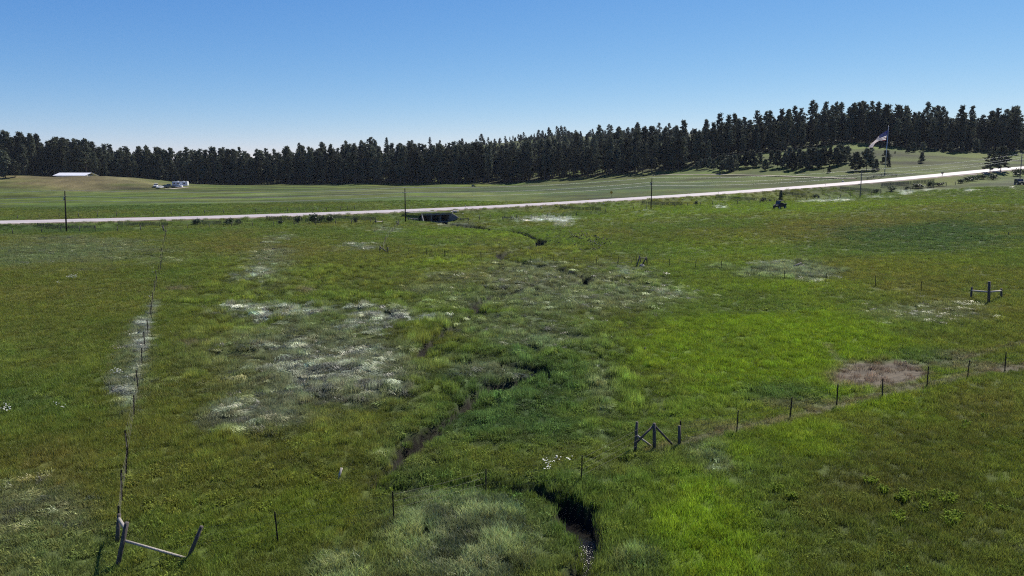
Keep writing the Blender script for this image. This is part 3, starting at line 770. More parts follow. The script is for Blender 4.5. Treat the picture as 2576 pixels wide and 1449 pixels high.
for k, (nm, pr, hs) in enumerate((('meadow_grass', B_GRASS, 1.0), ('reed_grass', B_REED, .75), ('lodged_grass', B_LODG, .8), ('broadleaf_weeds', B_WEED, 1.0))):
    m = ok & (kind == k); n = m.sum()
    rot = np.c_[RNG.normal(0, .10, n), RNG.normal(0, .10, n), (sw[m] if k == 2 else 0) + RNG.random(n) * (1.4 if k == 2 else 6.283)]
    g_ = SG[m]; z_ = hs * h_[m] * (.5 + .95 * clump[m] + ro_[m] * 2.0 * (clump[m] - .42)) * (1 + .25 * near_bank[m]) * np.minimum(g_, 1 + (g_ - 1) * .25)
    scl = np.c_[g_, g_, z_] * (.85 + .3 * RNG.random(n))[:, None]
    scatter(nm, pr, np.c_[SX[m], SY[m], SZ[m]], rot, scl, tint[m]); print(nm, n)

lp = []
for (u, v, n_, sp) in ((2225, 1240, 4, 8), (2265, 1262, 3, 6), (2330, 1250, 6, 12), (2385, 1268, 9, 16), (2395, 1305, 12, 18), (2330, 1285, 4, 8), (2262, 1308, 7, 9), (2275, 1255, 5, 12), (2520, 1285, 4, 8), (1990, 1262, 5, 8), (2450, 1080, 5, 20), (2480, 1290, 5, 12), (1960, 1232, 3, 8), (2180, 1215, 3, 10)):
    for _ in range((n_ + 1) // 2): lp.append(at(u + random.gauss(0, sp), v + random.gauss(0, sp * .6)))
lp = np.array(lp); n = len(lp)
scatter('leafy_plants', B_LEAFY, lp, np.c_[np.zeros((n, 2)), RNG.random(n) * 6], (.9 + .5 * RNG.random(n))[:, None] * np.array([[.75, .75, .95]]), np.array([[.14, .20, .022]]) * (.8 + .5 * RNG.random(n))[:, None])

# yarrow: white flower heads in loose drifts
mbf = MB()
for i in range(6):
    a = random.random() * 6.28; r = .10 * random.random() ** .5; x, y, z = r * math.cos(a), r * math.sin(a), .28 + .14 * random.random(); s_ = .016 + .014 * random.random()
    mbf.add([(x + s_ * math.cos(k * 1.2566), y + s_ * math.sin(k * 1.2566), z) for k in range(5)] + [(x, y, z - .03)], [(0, 1, 2, 3, 4), (1, 0, 5), (2, 1, 5), (3, 2, 5), (4, 3, 5), (0, 4, 5)])
P_FLOW = bpy.data.objects.new('yarrow_tuft', mbf.mesh('yarrow_tuft', M_FLOWER))
fp = []
for u0, v0, u1, v1, n in ((5, 1035, 25, 1055, 5), (130, 1025, 165, 1045, 2), (1370, 1175, 1470, 1205, 8), (280, 945, 330, 965, 6), (170, 702, 195, 708, 14), (60, 640, 400, 760, 8)):
    for _ in range(n): fp.append(at(u0 + (u1 - u0) * random.random(), v0 + (v1 - v0) * random.random()))
fp = np.array(fp); n = len(fp)
scatter('yarrow_flowers', P_FLOW, fp, np.c_[np.zeros((n, 2)), RNG.random(n) * 6], np.repeat((.7 + .6 * RNG.random(n))[:, None], 3, 1) * (1 + np.hypot(fp[:, 0], fp[:, 1]) / 150)[:, None], np.ones((n, 3)))
# white drifts along the verge (blossoming forbs)
m = (wh_ > .25) & (RNG.random(len(SX)) < 1.0)
idx = np.repeat(np.where(m)[0], 2)
if len(idx):
    n = len(idx); x = SX[idx] + RNG.normal(0, .8, n); y = SY[idx] + RNG.normal(0, .8, n)
    scatter('verge_blossom', P_FLOW, np.c_[x, y, gz(x, y)], np.c_[np.zeros((n, 2)), RNG.random(n) * 6], np.repeat((1.5 + 1.2 * RNG.random(n))[:, None], 3, 1), np.ones((n, 3))); print('blossom', n)

# ------------------------------------------------------------------ pines
def pine_meshes(seed, H, bare, wide, shape, clumps=8, nb=72):
    rs = np.random.default_rng(seed)
    tr = MB(); bend = rs.normal(0, .012 * H, 2)
    P = [(bend[0] * (t * t), bend[1] * (t * t), H * t * .97 - .4 * (t == 0)) for t in (0, .15, .4, .7, 1)]
    rr = .0135 * H
    tr.tube(P, [rr * 1.25, rr, rr * .8, rr * .5, rr * .12], 7)
    V = []; F = []; S = []
    for i in range(nb):
        t = bare + (1 - bare) * ((i + rs.random()) / nb) ** .9
        q = (t - bare) / (1 - bare)
        if shape == 'cone': L_ = wide * (1.02 - q) ** .8
        else: L_ = wide * (.36 + .8 * math.sin(min(1, q * .78 + .2) * math.pi) ** .8) * (1.08 - .5 * q * q) * (.4 + 1.0 * rs.random())
        if shape == 'cone': L_ *= .7 + .5 * rs.random()
        L_ = max(L_, .25)
        az = rs.random() * 6.283; rise = (-.15 + .55 * q) * L_ + rs.normal(0, .1)
        z0 = H * t * .97; bx, by = bend[0] * t * t, bend[1] * t * t
        ex, ey, ez = bx + L_ * math.cos(az), by + L_ * math.sin(az), z0 + rise
        if i % 2 == 0: tr.tube([(bx, by, z0), (ex * .9 + bx * .1, ey * .9 + by * .1, z0 + rise * .8)], [rr * .22, rr * .06], 3, cap=False)
        nc = max(1, int(round(1 + L_ * 1.0)))
        for c in range(nc):
            f = 1 - .62 * c / max(nc, 1) * rs.random() ** .5
            cx, cy, cz = bx + (ex - bx) * f, by + (ey - by) * f, z0 + rise * f
            cs = .42 + .26 * rs.random(); sh = .5 + .9 * rs.random()
            for k in range(clumps):
                d = rs.normal(0, 1, 3); d /= np.linalg.norm(d); d[2] = d[2] * .7 + .25
                o = np.array((cx, cy, cz)) + rs.normal(0, .22, 3) * np.array((1, 1, .6)) * (1 + cs)
                s_ = np.cross(d, rs.normal(0, 1, 3)); s_ /= np.linalg.norm(s_) + 1e-6
                Lk = cs * (1.0 + .7 * rs.random()); wk = .19 + .16 * rs.random()
                b = len(V); V += [tuple(o - d * Lk * .4), tuple(o + s_ * wk), tuple(o + d * Lk * .8), tuple(o - s_ * wk)]; F.append((b, b + 1, b + 2, b + 3)); S += [sh * (.8 + .4 * rs.random())] * 4
    cm = bpy.data.meshes.new('crown'); cm.from_pydata(V, [], F); cm.materials.append(M_NEEDLE)
    a = cm.attributes.new('shade', 'FLOAT', 'POINT'); a.data.foreach_set('value', S); cm.update()
    return tr.mesh('trunk', M_BARK), cm
PT = [pine_meshes(100 + i, 22, (.16, .3, .22, .42)[i % 4], 1.9 + .35 * (i % 3), 'col', 9, 84) for i in range(8)]          # tall forest pines
PY = [pine_meshes(200 + i, 10, .10 + .04 * (i % 3), 1.9 + .25 * (i % 2), 'cone' if i % 2 else 'col', 10, 66) for i in range(5)]  # young pasture pines
PB = [pine_meshes(300 + i, 18, .2, 4.2, 'col', 12, 95) for i in range(2)]                                     # broad open-grown pines

def pine(pr, p, h, H0, rz, label, group, wid=1.0):
    e = empty('pine_tree', p, rz); k = h / H0; e.scale = (k * wid, k * wid, k)
    tag(e, label, 'pine tree', group)
    link_mesh('trunk', pr[0], e); link_mesh('crown', pr[1], e)
    return e

# single pines on the right pasture and verge: (view u, v of foot, height in view pixels, proto, width, label)
SOLO = [
 (14, 448, 66, ('Y', 0), .95, 'big dark pine at the left edge in front of the mound', None),
 (38, 446, 42, ('Y', 2), 1.3, 'spreading dark pine on the left shoulder of the mound', None),
 (2490, 435, 54, ('B', 0), 1.05, 'broad dark pine on two low forks beside the far right stretch of road', None),
 (2517, 432, 62, ('B', 1), 1.1, 'tallest open-grown pine standing where the road climbs at the right', None),
 (2318, 409, 26, ('Y', 1), 1.2, 'lone small round pine in the open grass right of the flagpole', None),
 (2152, 430, 45, ('Y', 0), 1.25, 'leftmost dark pine of the clump just left of the flagpole', None),
 (2180, 428, 52, ('Y', 2), 1.2, 'tallest middle pine of the clump just left of the flagpole', None),
 (2203, 431, 30, ('Y', 3), 1.2, 'small rounded pine close to the left of the flagpole foot', None),
 (2227, 412, 34, ('Y', 4), 1.3, 'dark pine directly behind the flagpole shaft', None),
 (2236, 422, 20, ('Y', 1), 1.0, 'little pine showing just right of the flagpole shaft', None),
 (2086, 434, 18, ('Y', 3), 1.1, 'little round pine alone below the young pine grove on the hillside', None),
 (1964, 507, 28, ('Y', 1), .8, 'thin young pine rising behind the black utility vehicle', None),
]
for u, v, hp, (k, i), wid, lab, grp in SOLO:
    p = at(u, v); hh = hp * scale_at(p) * 1.03
    pr, H0 = {'B': (PB, 18), 'Y': (PY, 10)}[k]
    pine(pr[i], p - np.array([0, 0, .1]), hh, H0, random.random() * 6, lab, grp, wid)
YOUNG = [c3(1830,625)+(22,),c3(1868,622)+(25,),c3(1905,616)+(27,),c3(1950,612)+(28,),c3(1990,622)+(28,),c3(2050,630)+(40,),c3(2085,640)+(42,),c3(2120,648)+(44,),c3(2160,642)+(42,),c3(2200,625)+(40,),c3(2240,603)+(36,),
         c3(2290,600)+(36,),c3(2330,602)+(38,),c3(2380,595)+(38,),c3(2440,592)+(38,),c3(2500,630)+(30,),
         c4(30,590)+(40,),c4(90,605)+(40,),c4(165,602)+(38,),c4(205,590)+(45,),c4(240,625)+(48,),c4(300,600)+(50,),c4(345,630)+(50,),c4(390,610)+(52,),c4(440,602)+(48,),c4(490,606)+(48,),c4(530,600)+(45,),c4(560,560)+(40,),c4(610,560)+(42,),c4(660,588)+(44,),c4(700,575)+(46,),c4(740,570)+(44,),c4(775,555)+(40,)]
ORD = 'leftmost,second from the left,third from the left,fourth from the left,fifth from the left,sixth from the left,seventh from the left,eighth from the left,ninth from the left,tenth from the left,eleventh from the left,twelfth from the left,thirteenth from the left,fourteenth from the left,fifteenth from the left,sixteenth from the left,seventeenth from the left'.split(',')
YOUNG.sort(); NY = len(YOUNG)
ylab = lambda i: ('young dark pine in the hillside grove, ' + ORD[i]) if i < 17 else ('young dark pine in the hillside grove, ' + ORD[NY - 1 - i].replace('left', 'right') if i > NY - 16 and NY - 1 - i < 16 else 'young dark pine in the very middle of the hillside grove')

for i, (u, v, hp) in enumerate(YOUNG):
    p = at(u, v); hh = hp * scale_at(p) * (.92 + .2 * random.random())
    pine(PY[i % 5], p - np.array([0, 0, .1]), hh, 10, random.random() * 6, ylab(i), 'young pines in the hillside grove', .95 + .3 * random.random())
FRINGE = [c4(1380,457)+(22,),c4(1440,452)+(25,),c4(1400,445)+(24,),c4(1530,445)+(24,),c4(1740,440)+(24,),c4(1800,455)+(26,),c4(1910,450)+(26,),c4(2050,440)+(30,),c4(2100,430)+(28,),c4(2430,425)+(24,),c4(2500,440)+(28,),c4(1020,470)+(20,),c4(1255,462)+(7,),c4(1655,430)+(9,)]
FRINGE.sort()
for i, (u, v, hp) in enumerate(FRINGE):
    p = at(u, v); hh = hp * scale_at(p)
    pine(PY[(i + 2) % 5], p - np.array([0, 0, .1]), hh, 10, random.random() * 6, 'short pine at the ragged edge of the pasture below the forest, ' + ORD[i], 'short pines along the pasture edge', 1.1)

# forest: front edge in the view with its distance
cand = []
# front rows
a = np.linspace(-.98, .98, 300) + RNG.normal(0, .0022, 300)
for row, dd in ((0, 0), (1, 9), (2, 20)):
    k = RNG.random(len(a)) < np.array((.6, .65, .7))[row] * np.interp(a, [-.05, 0, .14, .2], [1, .5, .5, 1])
    yv = np.interp(a[k], _fa, _fe[:, 2]) + dd + np.abs(RNG.normal(0, 3.5, k.sum()))
    cand.append(np.c_[a[k] * yv * 1.0, yv])
n = 30000
X = RNG.uniform(-800, 850, n); Y = RNG.uniform(415, 1050, n)
dep = Y - front_y(X, Y)
op = fbm(X, Y, 45, 3, 31)
pr_ = np.where(dep < 60, .46, np.where(dep < 160, .36, .30)) * np.where((X / Y < -.40) & (dep > 45), .45, 1.0) * np.where((X / Y > .22), 1.7, 1.0) * np.where((X / Y > -.08) & (X / Y < .22) & (dep > 50), 2.3, 1.0) * np.where(fbm(X, Y, 11, 2, 33) < .45, .4, 1.15) * np.where((op < .46) & (dep > 50), .35, 1.0)
k = (dep > 12) & (np.abs(X / Y) < .9) & (RNG.random(n) < pr_)
cand.append(np.c_[X[k], Y[k]])
T = np.concatenate(cand); TZ = gz(T[:, 0], T[:, 1])
TH = 19.0 * np.exp(RNG.normal(0, .24, len(T)))
ta = T[:, 0] / T[:, 1]; td = T[:, 1] - front_y(T[:, 0], T[:, 1])
TH *= np.interp(td, [0, 40, 110, 200], [1.0, 1.0, .62, .52]) * np.interp(ta, [-.7, -.45, -.35, -.25, -.15, -.04, 0, .12, .2, .28, .5, .7], [1.0, .95, .96, 1.02, 1.1, .95, .8, .78, .86, .82, .78, .76])
TH *= np.where((td > 60) & (ta > .27), 1.12, 1.0)
TH = np.where((ta > .06) & (ta < .24) & (td > 60), TH * 1.3, TH); TH = np.where(ta > .2, np.minimum(TH, np.where(td > 14, 15.5, 19.5)), TH); TH = np.clip(TH, 6, 25)
# the biggest to see: order near to far, keep the ones whose top shows above what stands before them
depth = T[:, 1] * math.cos(PITCH) - (TZ - 13.5) * math.sin(PITCH)
topv = 429.5 - (TZ + TH - 13.5) / depth * 1840; uu = 1288 + T[:, 0] / depth * 1840
hb = np.full(1300, 2000.0); seen = np.zeros(len(T)); botv = 429.5 - (TZ - 13.5) / depth * 1840
for i in np.argsort(T[:, 1]):
    c0 = int(np.clip((uu[i] - 10) / 2, 0, 1299)); c1_ = int(np.clip((uu[i] + 10) / 2, c0, 1299)) + 1
    if uu[i] < -20 or uu[i] > 2600: continue
    lim = np.minimum(hb[c0:c1_], botv[i]); vis = np.clip(lim - topv[i], 0, None)
    seen[i] = vis.mean()
    hb[c0:c1_] = np.minimum(hb[c0:c1_], topv[i] + 6)
NIND = 300 - len(SOLO) - len(YOUNG) - len(FRINGE)
order = np.argsort(-seen)[:NIND]; ind = np.zeros(len(T), bool); ind[order] = True
MARKS = [(-80, 70, 'above the left end of the mound'), (70, 135, 'above the mound just left of the white roof'), (135, 240, 'behind the bright white roof'), (240, 330, 'above the mound right of the white roof'), (330, 400, 'where the mound slopes down to the vehicles'), (400, 480, 'behind the parked vehicles and camper'),
         (480, 560, 'above the short snow fence'), (560, 660, 'above the round pair of verge shrubs'), (660, 760, 'above the small shrubs left of the dense trio'), (760, 850, 'above the dense shrub trio'), (850, 950, 'above the thin sparse verge shrub'), (950, 1050, 'above the second utility pole'), (1050, 1150, 'above the concrete culvert'),
         (1150, 1260, 'behind the small dark car by the woods'), (1260, 1400, 'above the slope right of the small dark car'), (1400, 1500, 'left of the yellow road sign'), (1500, 1590, 'above the yellow road sign'), (1590, 1690, 'above the middle utility pole'), (1690, 1780, 'at the corner where the hillside pasture begins'),
         (1780, 1900, 'above the left half of the young grove'), (1900, 2020, 'above the middle of the young grove'), (2020, 2130, 'above the right end of the young grove'), (2130, 2215, 'left of the flag'), (2215, 2290, 'right behind the flagpole top'), (2290, 2370, 'above the lone small pine'), (2370, 2460, 'above the open pasture right of the lone pine'), (2460, 2540, 'behind the two open-grown pines'), (2540, 2660, 'at the right edge of the forest')]
ORDW = ['first', 'second', 'third', 'fourth', 'fifth', 'sixth', 'seventh', 'eighth', 'ninth', 'tenth', 'eleventh', 'twelfth', 'thirteenth', 'fourteenth', 'fifteenth', 'sixteenth', 'seventeenth', 'eighteenth', 'nineteenth', 'twentieth', 'twenty-first', 'twenty-second', 'twenty-third', 'twenty-fourth', 'twenty-fifth', 'twenty-sixth', 'twenty-seventh', 'twenty-eighth', 'twenty-ninth', 'thirtieth'] + ['thirty-%s' % q for q in ('first', 'second', 'third', 'fourth', 'fifth', 'sixth', 'seventh', 'eighth', 'ninth')]
members = {}
for i in np.where(ind)[0]:
    for q, (u0, u1, nm) in enumerate(MARKS):
        if u0 <= uu[i] < u1: members.setdefault(q, []).append(i); break
    else: members.setdefault(len(MARKS) - 1 if uu[i] > 1288 else 0, []).append(i)
for q, L_ in members.items():
    nm = MARKS[q][2]; L_ = sorted(L_, key=lambda k: uu[k]); named = {}
    if len(L_) > 1:
        tal = min(L_, key=lambda k: topv[k]); named[tal] = 'pine with the highest top ' + nm
        low = max((k for k in L_ if k not in named), key=lambda k: topv[k]); named[low] = 'shortest of the big pines ' + nm
        rem = [k for k in L_ if k not in named]
        if rem: named[rem[0]] = 'leftmost of the big pines ' + nm
        if len(rem) > 1: named[rem[-1]] = 'rightmost of the big pines ' + nm
        if len(rem) > 2: named[max(rem[1:-1], key=lambda k: T[k, 1])] = 'big pine standing farthest back ' + nm
    for i in L_:
        j = int(RNG.integers(8)); lab = named.get(i, ORDW[L_.index(i)] + ' big pine from the left ' + nm)
        pine(PT[j], (T[i, 0], T[i, 1], TZ[i] - .15), TH[i], 22, RNG.random() * 6.28, lab, 'forest pines ' + nm, float(.8 + .45 * RNG.random()))
rest = np.where(~ind)[0]
var = RNG.integers(0, 4, len(rest))
# one far forest: four tree shapes chosen per point inside one node tree
def forest(name, protos, P, rot, scl, which):
    n = len(P); m_ = bpy.data.meshes.new(name); m_.vertices.add(n); m_.vertices.foreach_set('co', np.asarray(P, np.float32).ravel())
    for an, d, t, k in (('rot', rot, 'FLOAT_VECTOR', 'vector'), ('scl', scl, 'FLOAT_VECTOR', 'vector')):
        a = m_.attributes.new(an, t, 'POINT'); a.data.foreach_set(k, np.asarray(d, np.float32).ravel())
    a = m_.attributes.new('which', 'INT', 'POINT'); a.data.foreach_set('value', np.asarray(which, np.int32))
    o = link_mesh(name, m_); g = scatter_group(protos[0]); N = g.nodes; L = g.links.new
    io = [x for x in N if x.bl_idname == 'GeometryNodeInstanceOnPoints'][0]; jn = N.new('GeometryNodeJoinGeometry')
    for x in list(N):
        if x.bl_idname == 'GeometryNodeObjectInfo': N.remove(x)
    for pr in protos:
        oi = N.new('GeometryNodeObjectInfo'); oi.inputs['Object'].default_value = pr; oi.inputs['As Instance'].default_value = True; L(oi.outputs['Geometry'], jn.inputs[0])
    L(jn.outputs[0], io.inputs['Instance']); io.inputs['Pick Instance'].default_value = True
    na = N.new('GeometryNodeInputNamedAttribute'); na.data_type = 'INT'; na.inputs['Name'].default_value = 'which'; L(na.outputs[0], io.inputs['Instance Index'])
    md = o.modifiers.new('scatter', 'NODES'); md.node_group = g
    return tag(o, kind='stuff')
def joined(pr, name):
    bm = bmesh.new(); bm.from_mesh(pr[0]); nf = len(bm.faces); bm.from_mesh(pr[1]); bm.faces.ensure_lookup_table()
    for f in bm.faces[nf:]: f.material_index = 1
    m_ = bpy.data.meshes.new(name); bm.to_mesh(m_); bm.free(); m_.materials.append(M_BARK); m_.materials.append(M_NEEDLE)
    return bpy.data.objects.new(name, m_)
FP = [joined(PT[i], 'forest_pine') for i in range(6)] + [joined(PY[i], 'understory_pine') for i in range(5)]
var = RNG.integers(0, 6, len(rest)); wv = .85 + .5 * RNG.random(len(rest)); kk = TH[rest] / 22
nu = 1500; ua = RNG.uniform(-.75, .75, nu); dd_ = np.abs(RNG.normal(0, 1, nu)) * 22 + 1.5; uy = np.interp(ua, _fa, _fe[:, 2]) + dd_; ux = ua * uy
keep = RNG.random(nu) < np.interp(ua, [-.75, -.45, -.02, .1, .22, .3, .75], [.6, .95, .95, .35, .3, .45, .5]); ux, uy = ux[keep], uy[keep]; nu = len(ux); uk = RNG.uniform(.35, 1.05, nu)
forest('pine_forest', FP, np.r_[np.c_[T[rest], TZ[rest] - .15], np.c_[ux, uy, gz(ux, uy) - .1]], np.c_[np.zeros((len(rest) + nu, 2)), RNG.random(len(rest) + nu) * 6.28], np.r_[np.c_[kk * wv, kk * wv, kk], np.c_[uk, uk, uk * 1.1]], np.r_[var, RNG.integers(6, 11, nu)])
print('trees', len(T), 'far', len(rest))

# ------------------------------------------------------------------ shrubs
def shrub_mesh(seed, w, h_, n=420):
    rs = np.random.default_rng(seed); V = []; F = []; S = []; st = MB()
    for i in range(7):
        a = rs.random() * 6.28; st.tube([(0, 0, -.1), (w * .3 * math.cos(a), w * .3 * math.sin(a), h_ * .5), (w * .42 * math.cos(a), w * .42 * math.sin(a), h_ * .85)], [.035, .025, .01], 4, cap=False)
    cl = [(rs.normal(0, .2) * w, rs.normal(0, .2) * w, h_ * (.3 + .5 * rs.random()), .5 + rs.random()) for _ in range(16)]
    for i in range(n):
        cx, cy, cz, sh = cl[rs.integers(16)]
        o = np.array((cx, cy, cz)) + rs.normal(0, 1, 3) * np.array((.13 * w, .13 * w, .13 * h_)); o[2] = max(o[2], .08)
        d = rs.normal(0, 1, 3); d /= np.linalg.norm(d); s_ = np.cross(d, rs.normal(0, 1, 3)); s_ /= np.linalg.norm(s_)
        L_ = .10 + .10 * rs.random(); b = len(V); V += [tuple(o - d * L_), tuple(o + s_ * L_ * .5), tuple(o + d * L_), tuple(o - s_ * L_ * .5)]; F.append((b, b + 1, b + 2, b + 3)); S += [sh * (.7 + .5 * rs.random())] * 4
    cm = bpy.data.meshes.new('foliage'); cm.from_pydata(V, [], F); cm.materials.append(M_SHRUB)
    a = cm.attributes.new('shade', 'FLOAT', 'POINT'); a.data.foreach_set('value', S); cm.update()
    return st.mesh('stems', M_BARK), cm
SH = [shrub_mesh(400 + i, 2.2, 1.8, 700) for i in range(4)]
VERGE = 'shrubs along the road verge'
BUSH = [(494,566,20,15,'small loose shrub by the short snow fence left of the verge shrub row'),(576,566,23,16,'round dark shrub, left one of a pair below the road'),(599,566,13,15,'narrow dark shrub, right one of a pair below the road'),
 (705,565,12,12,'tiny shrub between the round pair and the dense shrub trio'),(750,562,15,18,'upright small shrub just left of the dense shrub trio'),(789,562,27,23,'largest bushy shrub of the dense trio by the verge'),(811,560,18,18,'middle shrub of the dense trio by the verge'),(830,560,20,20,'right-hand shrub of the dense trio by the verge'),
 (894,560,12,13,'thin sparse shrub in front of the snow fence left of the culvert'),(1751,515,9,9,'tiny dark shrub right of the third utility pole'),(1922,509,13,12,'small round shrub left of the black utility vehicle'),(1937,508,8,7,'tiny shrub touching the black utility vehicle on its left'),
 (2050,498,10,9,'small shrub between the utility vehicle and the fourth pole'),(2059,500,6,8,'spindly sprout beside the small shrub left of the fourth pole'),(2204,485,12,9,'round shrub nearest the fourth pole on its right'),(2244,481,17,12,'larger round shrub, second to the right of the fourth pole'),
 (2281,477,11,8,'small round shrub right of the larger round verge shrub'),(2310,474,27,12,'wide low shrub above the white blossom strip'),(2342,472,16,15,'taller shrub at the left of a joined pair by the fence'),(2361,468,19,10,'low shrub at the right of a joined pair by the fence'),
 (2417,461,16,10,'leftmost shrub of the long hedge clump near the big pines'),(2431,457,18,11,'second shrub of the long hedge clump near the big pines'),(2446,455,18,12,'middle shrub of the long hedge clump near the big pines'),(2460,451,18,12,'fourth shrub of the long hedge clump near the big pines'),(2474,450,14,10,'rightmost shrub of the long hedge clump near the big pines'),
 (2497,452,21,12,'separate wide shrub below the tallest open-grown pine'),(2562,444,25,18,'big shrub at the right edge beside the last pole')]
for i, (u, v, w, hp, lab) in enumerate(BUSH):
    p = at(u, v); s_ = scale_at(p); e = empty('shrub', p, random.random() * 6); e.scale = (w * s_ / 2.0, w * s_ / 2.0, hp * s_ / 1.75)
    tag(e, lab, 'shrub', VERGE); link_mesh('stems', SH[i % 4][0], e); link_mesh('foliage', SH[i % 4][1], e)

# ------------------------------------------------------------------ utility poles and wires
POLES = [((167, 585), (163, 481), 'utility pole at the far left, in front of the mound'), ((1020, 560), (1018.5, 474), 'utility pole just left of the concrete culvert'), ((1637.5, 527), (1640, 449), 'utility pole in the middle, with bright wires on both sides'),
         ((2163, 498), (2168.5, 429), 'grey utility pole just left of the flagpole'), ((2566, 450), (2571, 388), 'utility pole at the right edge behind the dark vehicle')]
tops = []
for i, ((u, v), (u2, v2), lab) in enumerate(POLES):
    p = at(u, v); d = ray(u2, v2); yv = p[1]; q = ray_at(u2, v2, yv); hh = q[2] - p[2]
    e = empty('utility_pole', p); tag(e, lab, 'utility pole', 'utility poles along the road')
    lx = q[0] - p[0]
    MB().tube([(0, 0, -.8), (lx * .5, 0, hh * .5), (lx, 0, hh)], [.17, .15, .11], 10).build('pole_shaft', M_POLE if i < 3 else mat('grey_pole_wood', (.12, .11, .10), .8, .3, 3), e, True)
    lev = (.0, 1.08, 2.05); pts = []
    rd_dir = np.array([.88, .44, 0]); rn = np.array([.44, -.88, 0])
    for k, dz in enumerate(lev):
        zc = hh - dz + (.18 if k == 0 else 0); off = (0, .38, -.38)[k] if k else 0
        xx = lx * (zc / hh)
        if k == 1: MB().box((xx, 0, zc - .1), (1.0, .09, .11), rz=-.6).build('crossarm', M_POLE, e)
        MB().tube([(xx + rn[0] * off, rn[1] * off, zc - .14), (xx + rn[0] * off, rn[1] * off, zc - .05), (xx + rn[0] * off, rn[1] * off, zc + .06)], [.03, .06, .045], 8).build('insulator', M_TIN, e, True)
        pts.append(np.array([p[0] + xx + rn[0] * off, p[1] + rn[1] * off, p[2] + zc + .05]))
    if i == 2 or i == 0: MB().tube([(lx - .28, -.1, hh - 1.9), (lx - .28, -.1, hh - 1.35)], .13, 10).build('transformer_can', M_TIN, e, True)
    tops.append(pts)
for k, nm in enumerate(('topmost thin power line strung between the roadside poles', 'middle thin power line strung between the roadside poles', 'lowest thin power line strung between the roadside poles')):
    mb = MB(); chain = [tops[0][k] + (tops[0][k] - tops[1][k])] + [t[k] for t in tops] + [tops[-1][k] + (tops[-1][k] - tops[-2][k]) * np.array([1, 1, .6])]
    for a_, b_ in zip(chain[:-1], chain[1:]):
        mb.tube([a_ + (b_ - a_) * t - np.array([0, 0, 4 * .9 * t * (1 - t)]) for t in np.linspace(0, 1, 15)], .028, 6, cap=False)
    tag(mb.build('power_line', M_WIRE, None, True), nm, 'power line', 'power lines between the poles')

# ------------------------------------------------------------------ fences
def post_t():
    mb = MB(); mb.box((0, 0, .55), (.055, .012, 1.5)); mb.box((0, .02, .55), (.012, .04, 1.5)); mb.box((0, 0, -.1), (.16, .01, .25)); return mb.mesh('steel_post', M_STEEL)
ME_T = post_t()
ME_W = MB().tube([(0, 0, -.3), (.004, 0, .6), (.0, .01, 1.25)], [.062, .06, .055], 8, jit=.15).mesh('wood_post', M_WOOD, True)
def fence(label, posts, kind='T', hs=1.0, wires=4, lean=.05, cat='wire fence', grp='wire fences across the meadow', grade=1.0, wire_r=.006):
    """posts: list of view pixels of the feet, in order along the line"""
    P = [at(u, v) for u, v in posts]; e = empty('wire_fence', P[0]); tag(e, label, cat, grp); tp_ = []
    for i, p in enumerate(P):
        if label.startswith('nearest') and i in (0, 5): tp_.append([np.array([0, 0, z]) + p - P[0] for z in (.35, .62, .9, 1.18)[:wires]]); continue
        o = link_mesh('fence_post', ME_T if kind == 'T' else ME_W, e)
        rl = (random.gauss(0, lean), random.gauss(0, lean)); h_ = hs * (.92 + .16 * random.random())
        o.location = tuple(p - P[0]); o.rotation_euler = (rl[0], rl[1], random.random() * 6); g = grade * max(1, scale_at(p) * 1840 / 90) ** .35
        o.scale = (g, g, h_)
        M = o.rotation_euler.to_matrix(); tp_.append([p - P[0] + np.array(M @ Vector((0, 0, z * h_))) for z in (.35, .62, .9, 1.18)[:wires]])
    for k in range(wires):
        mb = MB()
        for a_, b_ in zip(tp_[:-1], tp_[1:]):
            a0, b0 = a_[k], b_[k]; mb.tube([a0, (a0 + b0) / 2 - np.array([0, 0, .03]), b0], wire_r, 3, cap=False)
        mb.build('fence_wire', M_BARB, e)
    return e, P

L1 = [(300,1352)]+[n1(947,880), n1(975,680), n1(996,530), n1(1040,215), m1(1075,1385), m1(1100,1180), m1(1126,1045), m1(1150,940), m1(1175,830), m1(1179,770), m1(1190,700), m1(1200,618), m1(1212,570), m1(1222,520), m1(1236,480), m1(1247,440), m1(1255,390), m1(1262,330), m1(1268,275), m1(1280,220), m1(1285,185), m1(1288,150)]
fence('leaning wire fence running away up the left side of the meadow', L1, lean=.045, wire_r=.0025, grade=1.3)
L2 = [(455,1418), n2(172,1195), n2(1072,1040), n2(1785,830), n3(537,722), (1620,1128)]
fence('nearest wire fence crossing the creek between the two wooden braces', L2, lean=.03, wire_r=.003)
L3 = [(1712,1120), n3(1747,345), n4(168,232), n4(533,140), n4(888,72), m4(1233,1350), m4(1550,1290), m4(1840,1220), (2640, 915)]
fence('near wire fence running right past the bare dirt patch', L3, lean=.02, grade=1.3)
L4 = [(1628,672), m3(1222,420), m3(1423,432), m3(1627,440), m3(1860,480), m4(130,520), m4(446,538), m4(832,570), m4(1186,620), (2443,751)]
fence('middle wire fence from the leaning brace to the right-hand brace', L4, lean=.03, hs=.95, grade=1.3)
L5 = [(972,634), m2(1188,325), m2(1325,332), m2(1463,337), m2(1600,345), m2(1747,358), m3(145,390), m3(233,388), m3(320,382), m3(395,402), m3(487,402), m3(652,404), m3(822,398), (1600,668)]
fence('middle wire fence crossing the creek flats toward the leaning brace', L5, lean=.06, hs=.95, grade=1.3)
L6 = [(964,634), c2(1290,1190), c2(1305,1165), c2(1325,1130), c2(1345,1100), c2(1370,1070), c2(1395,1040), c2(1418,1015), c2(1435,990), c2(1430,970), c2(1415,955)]
fence('short curving wire fence climbing from the small wooden brace to the pole', L6, lean=.12)
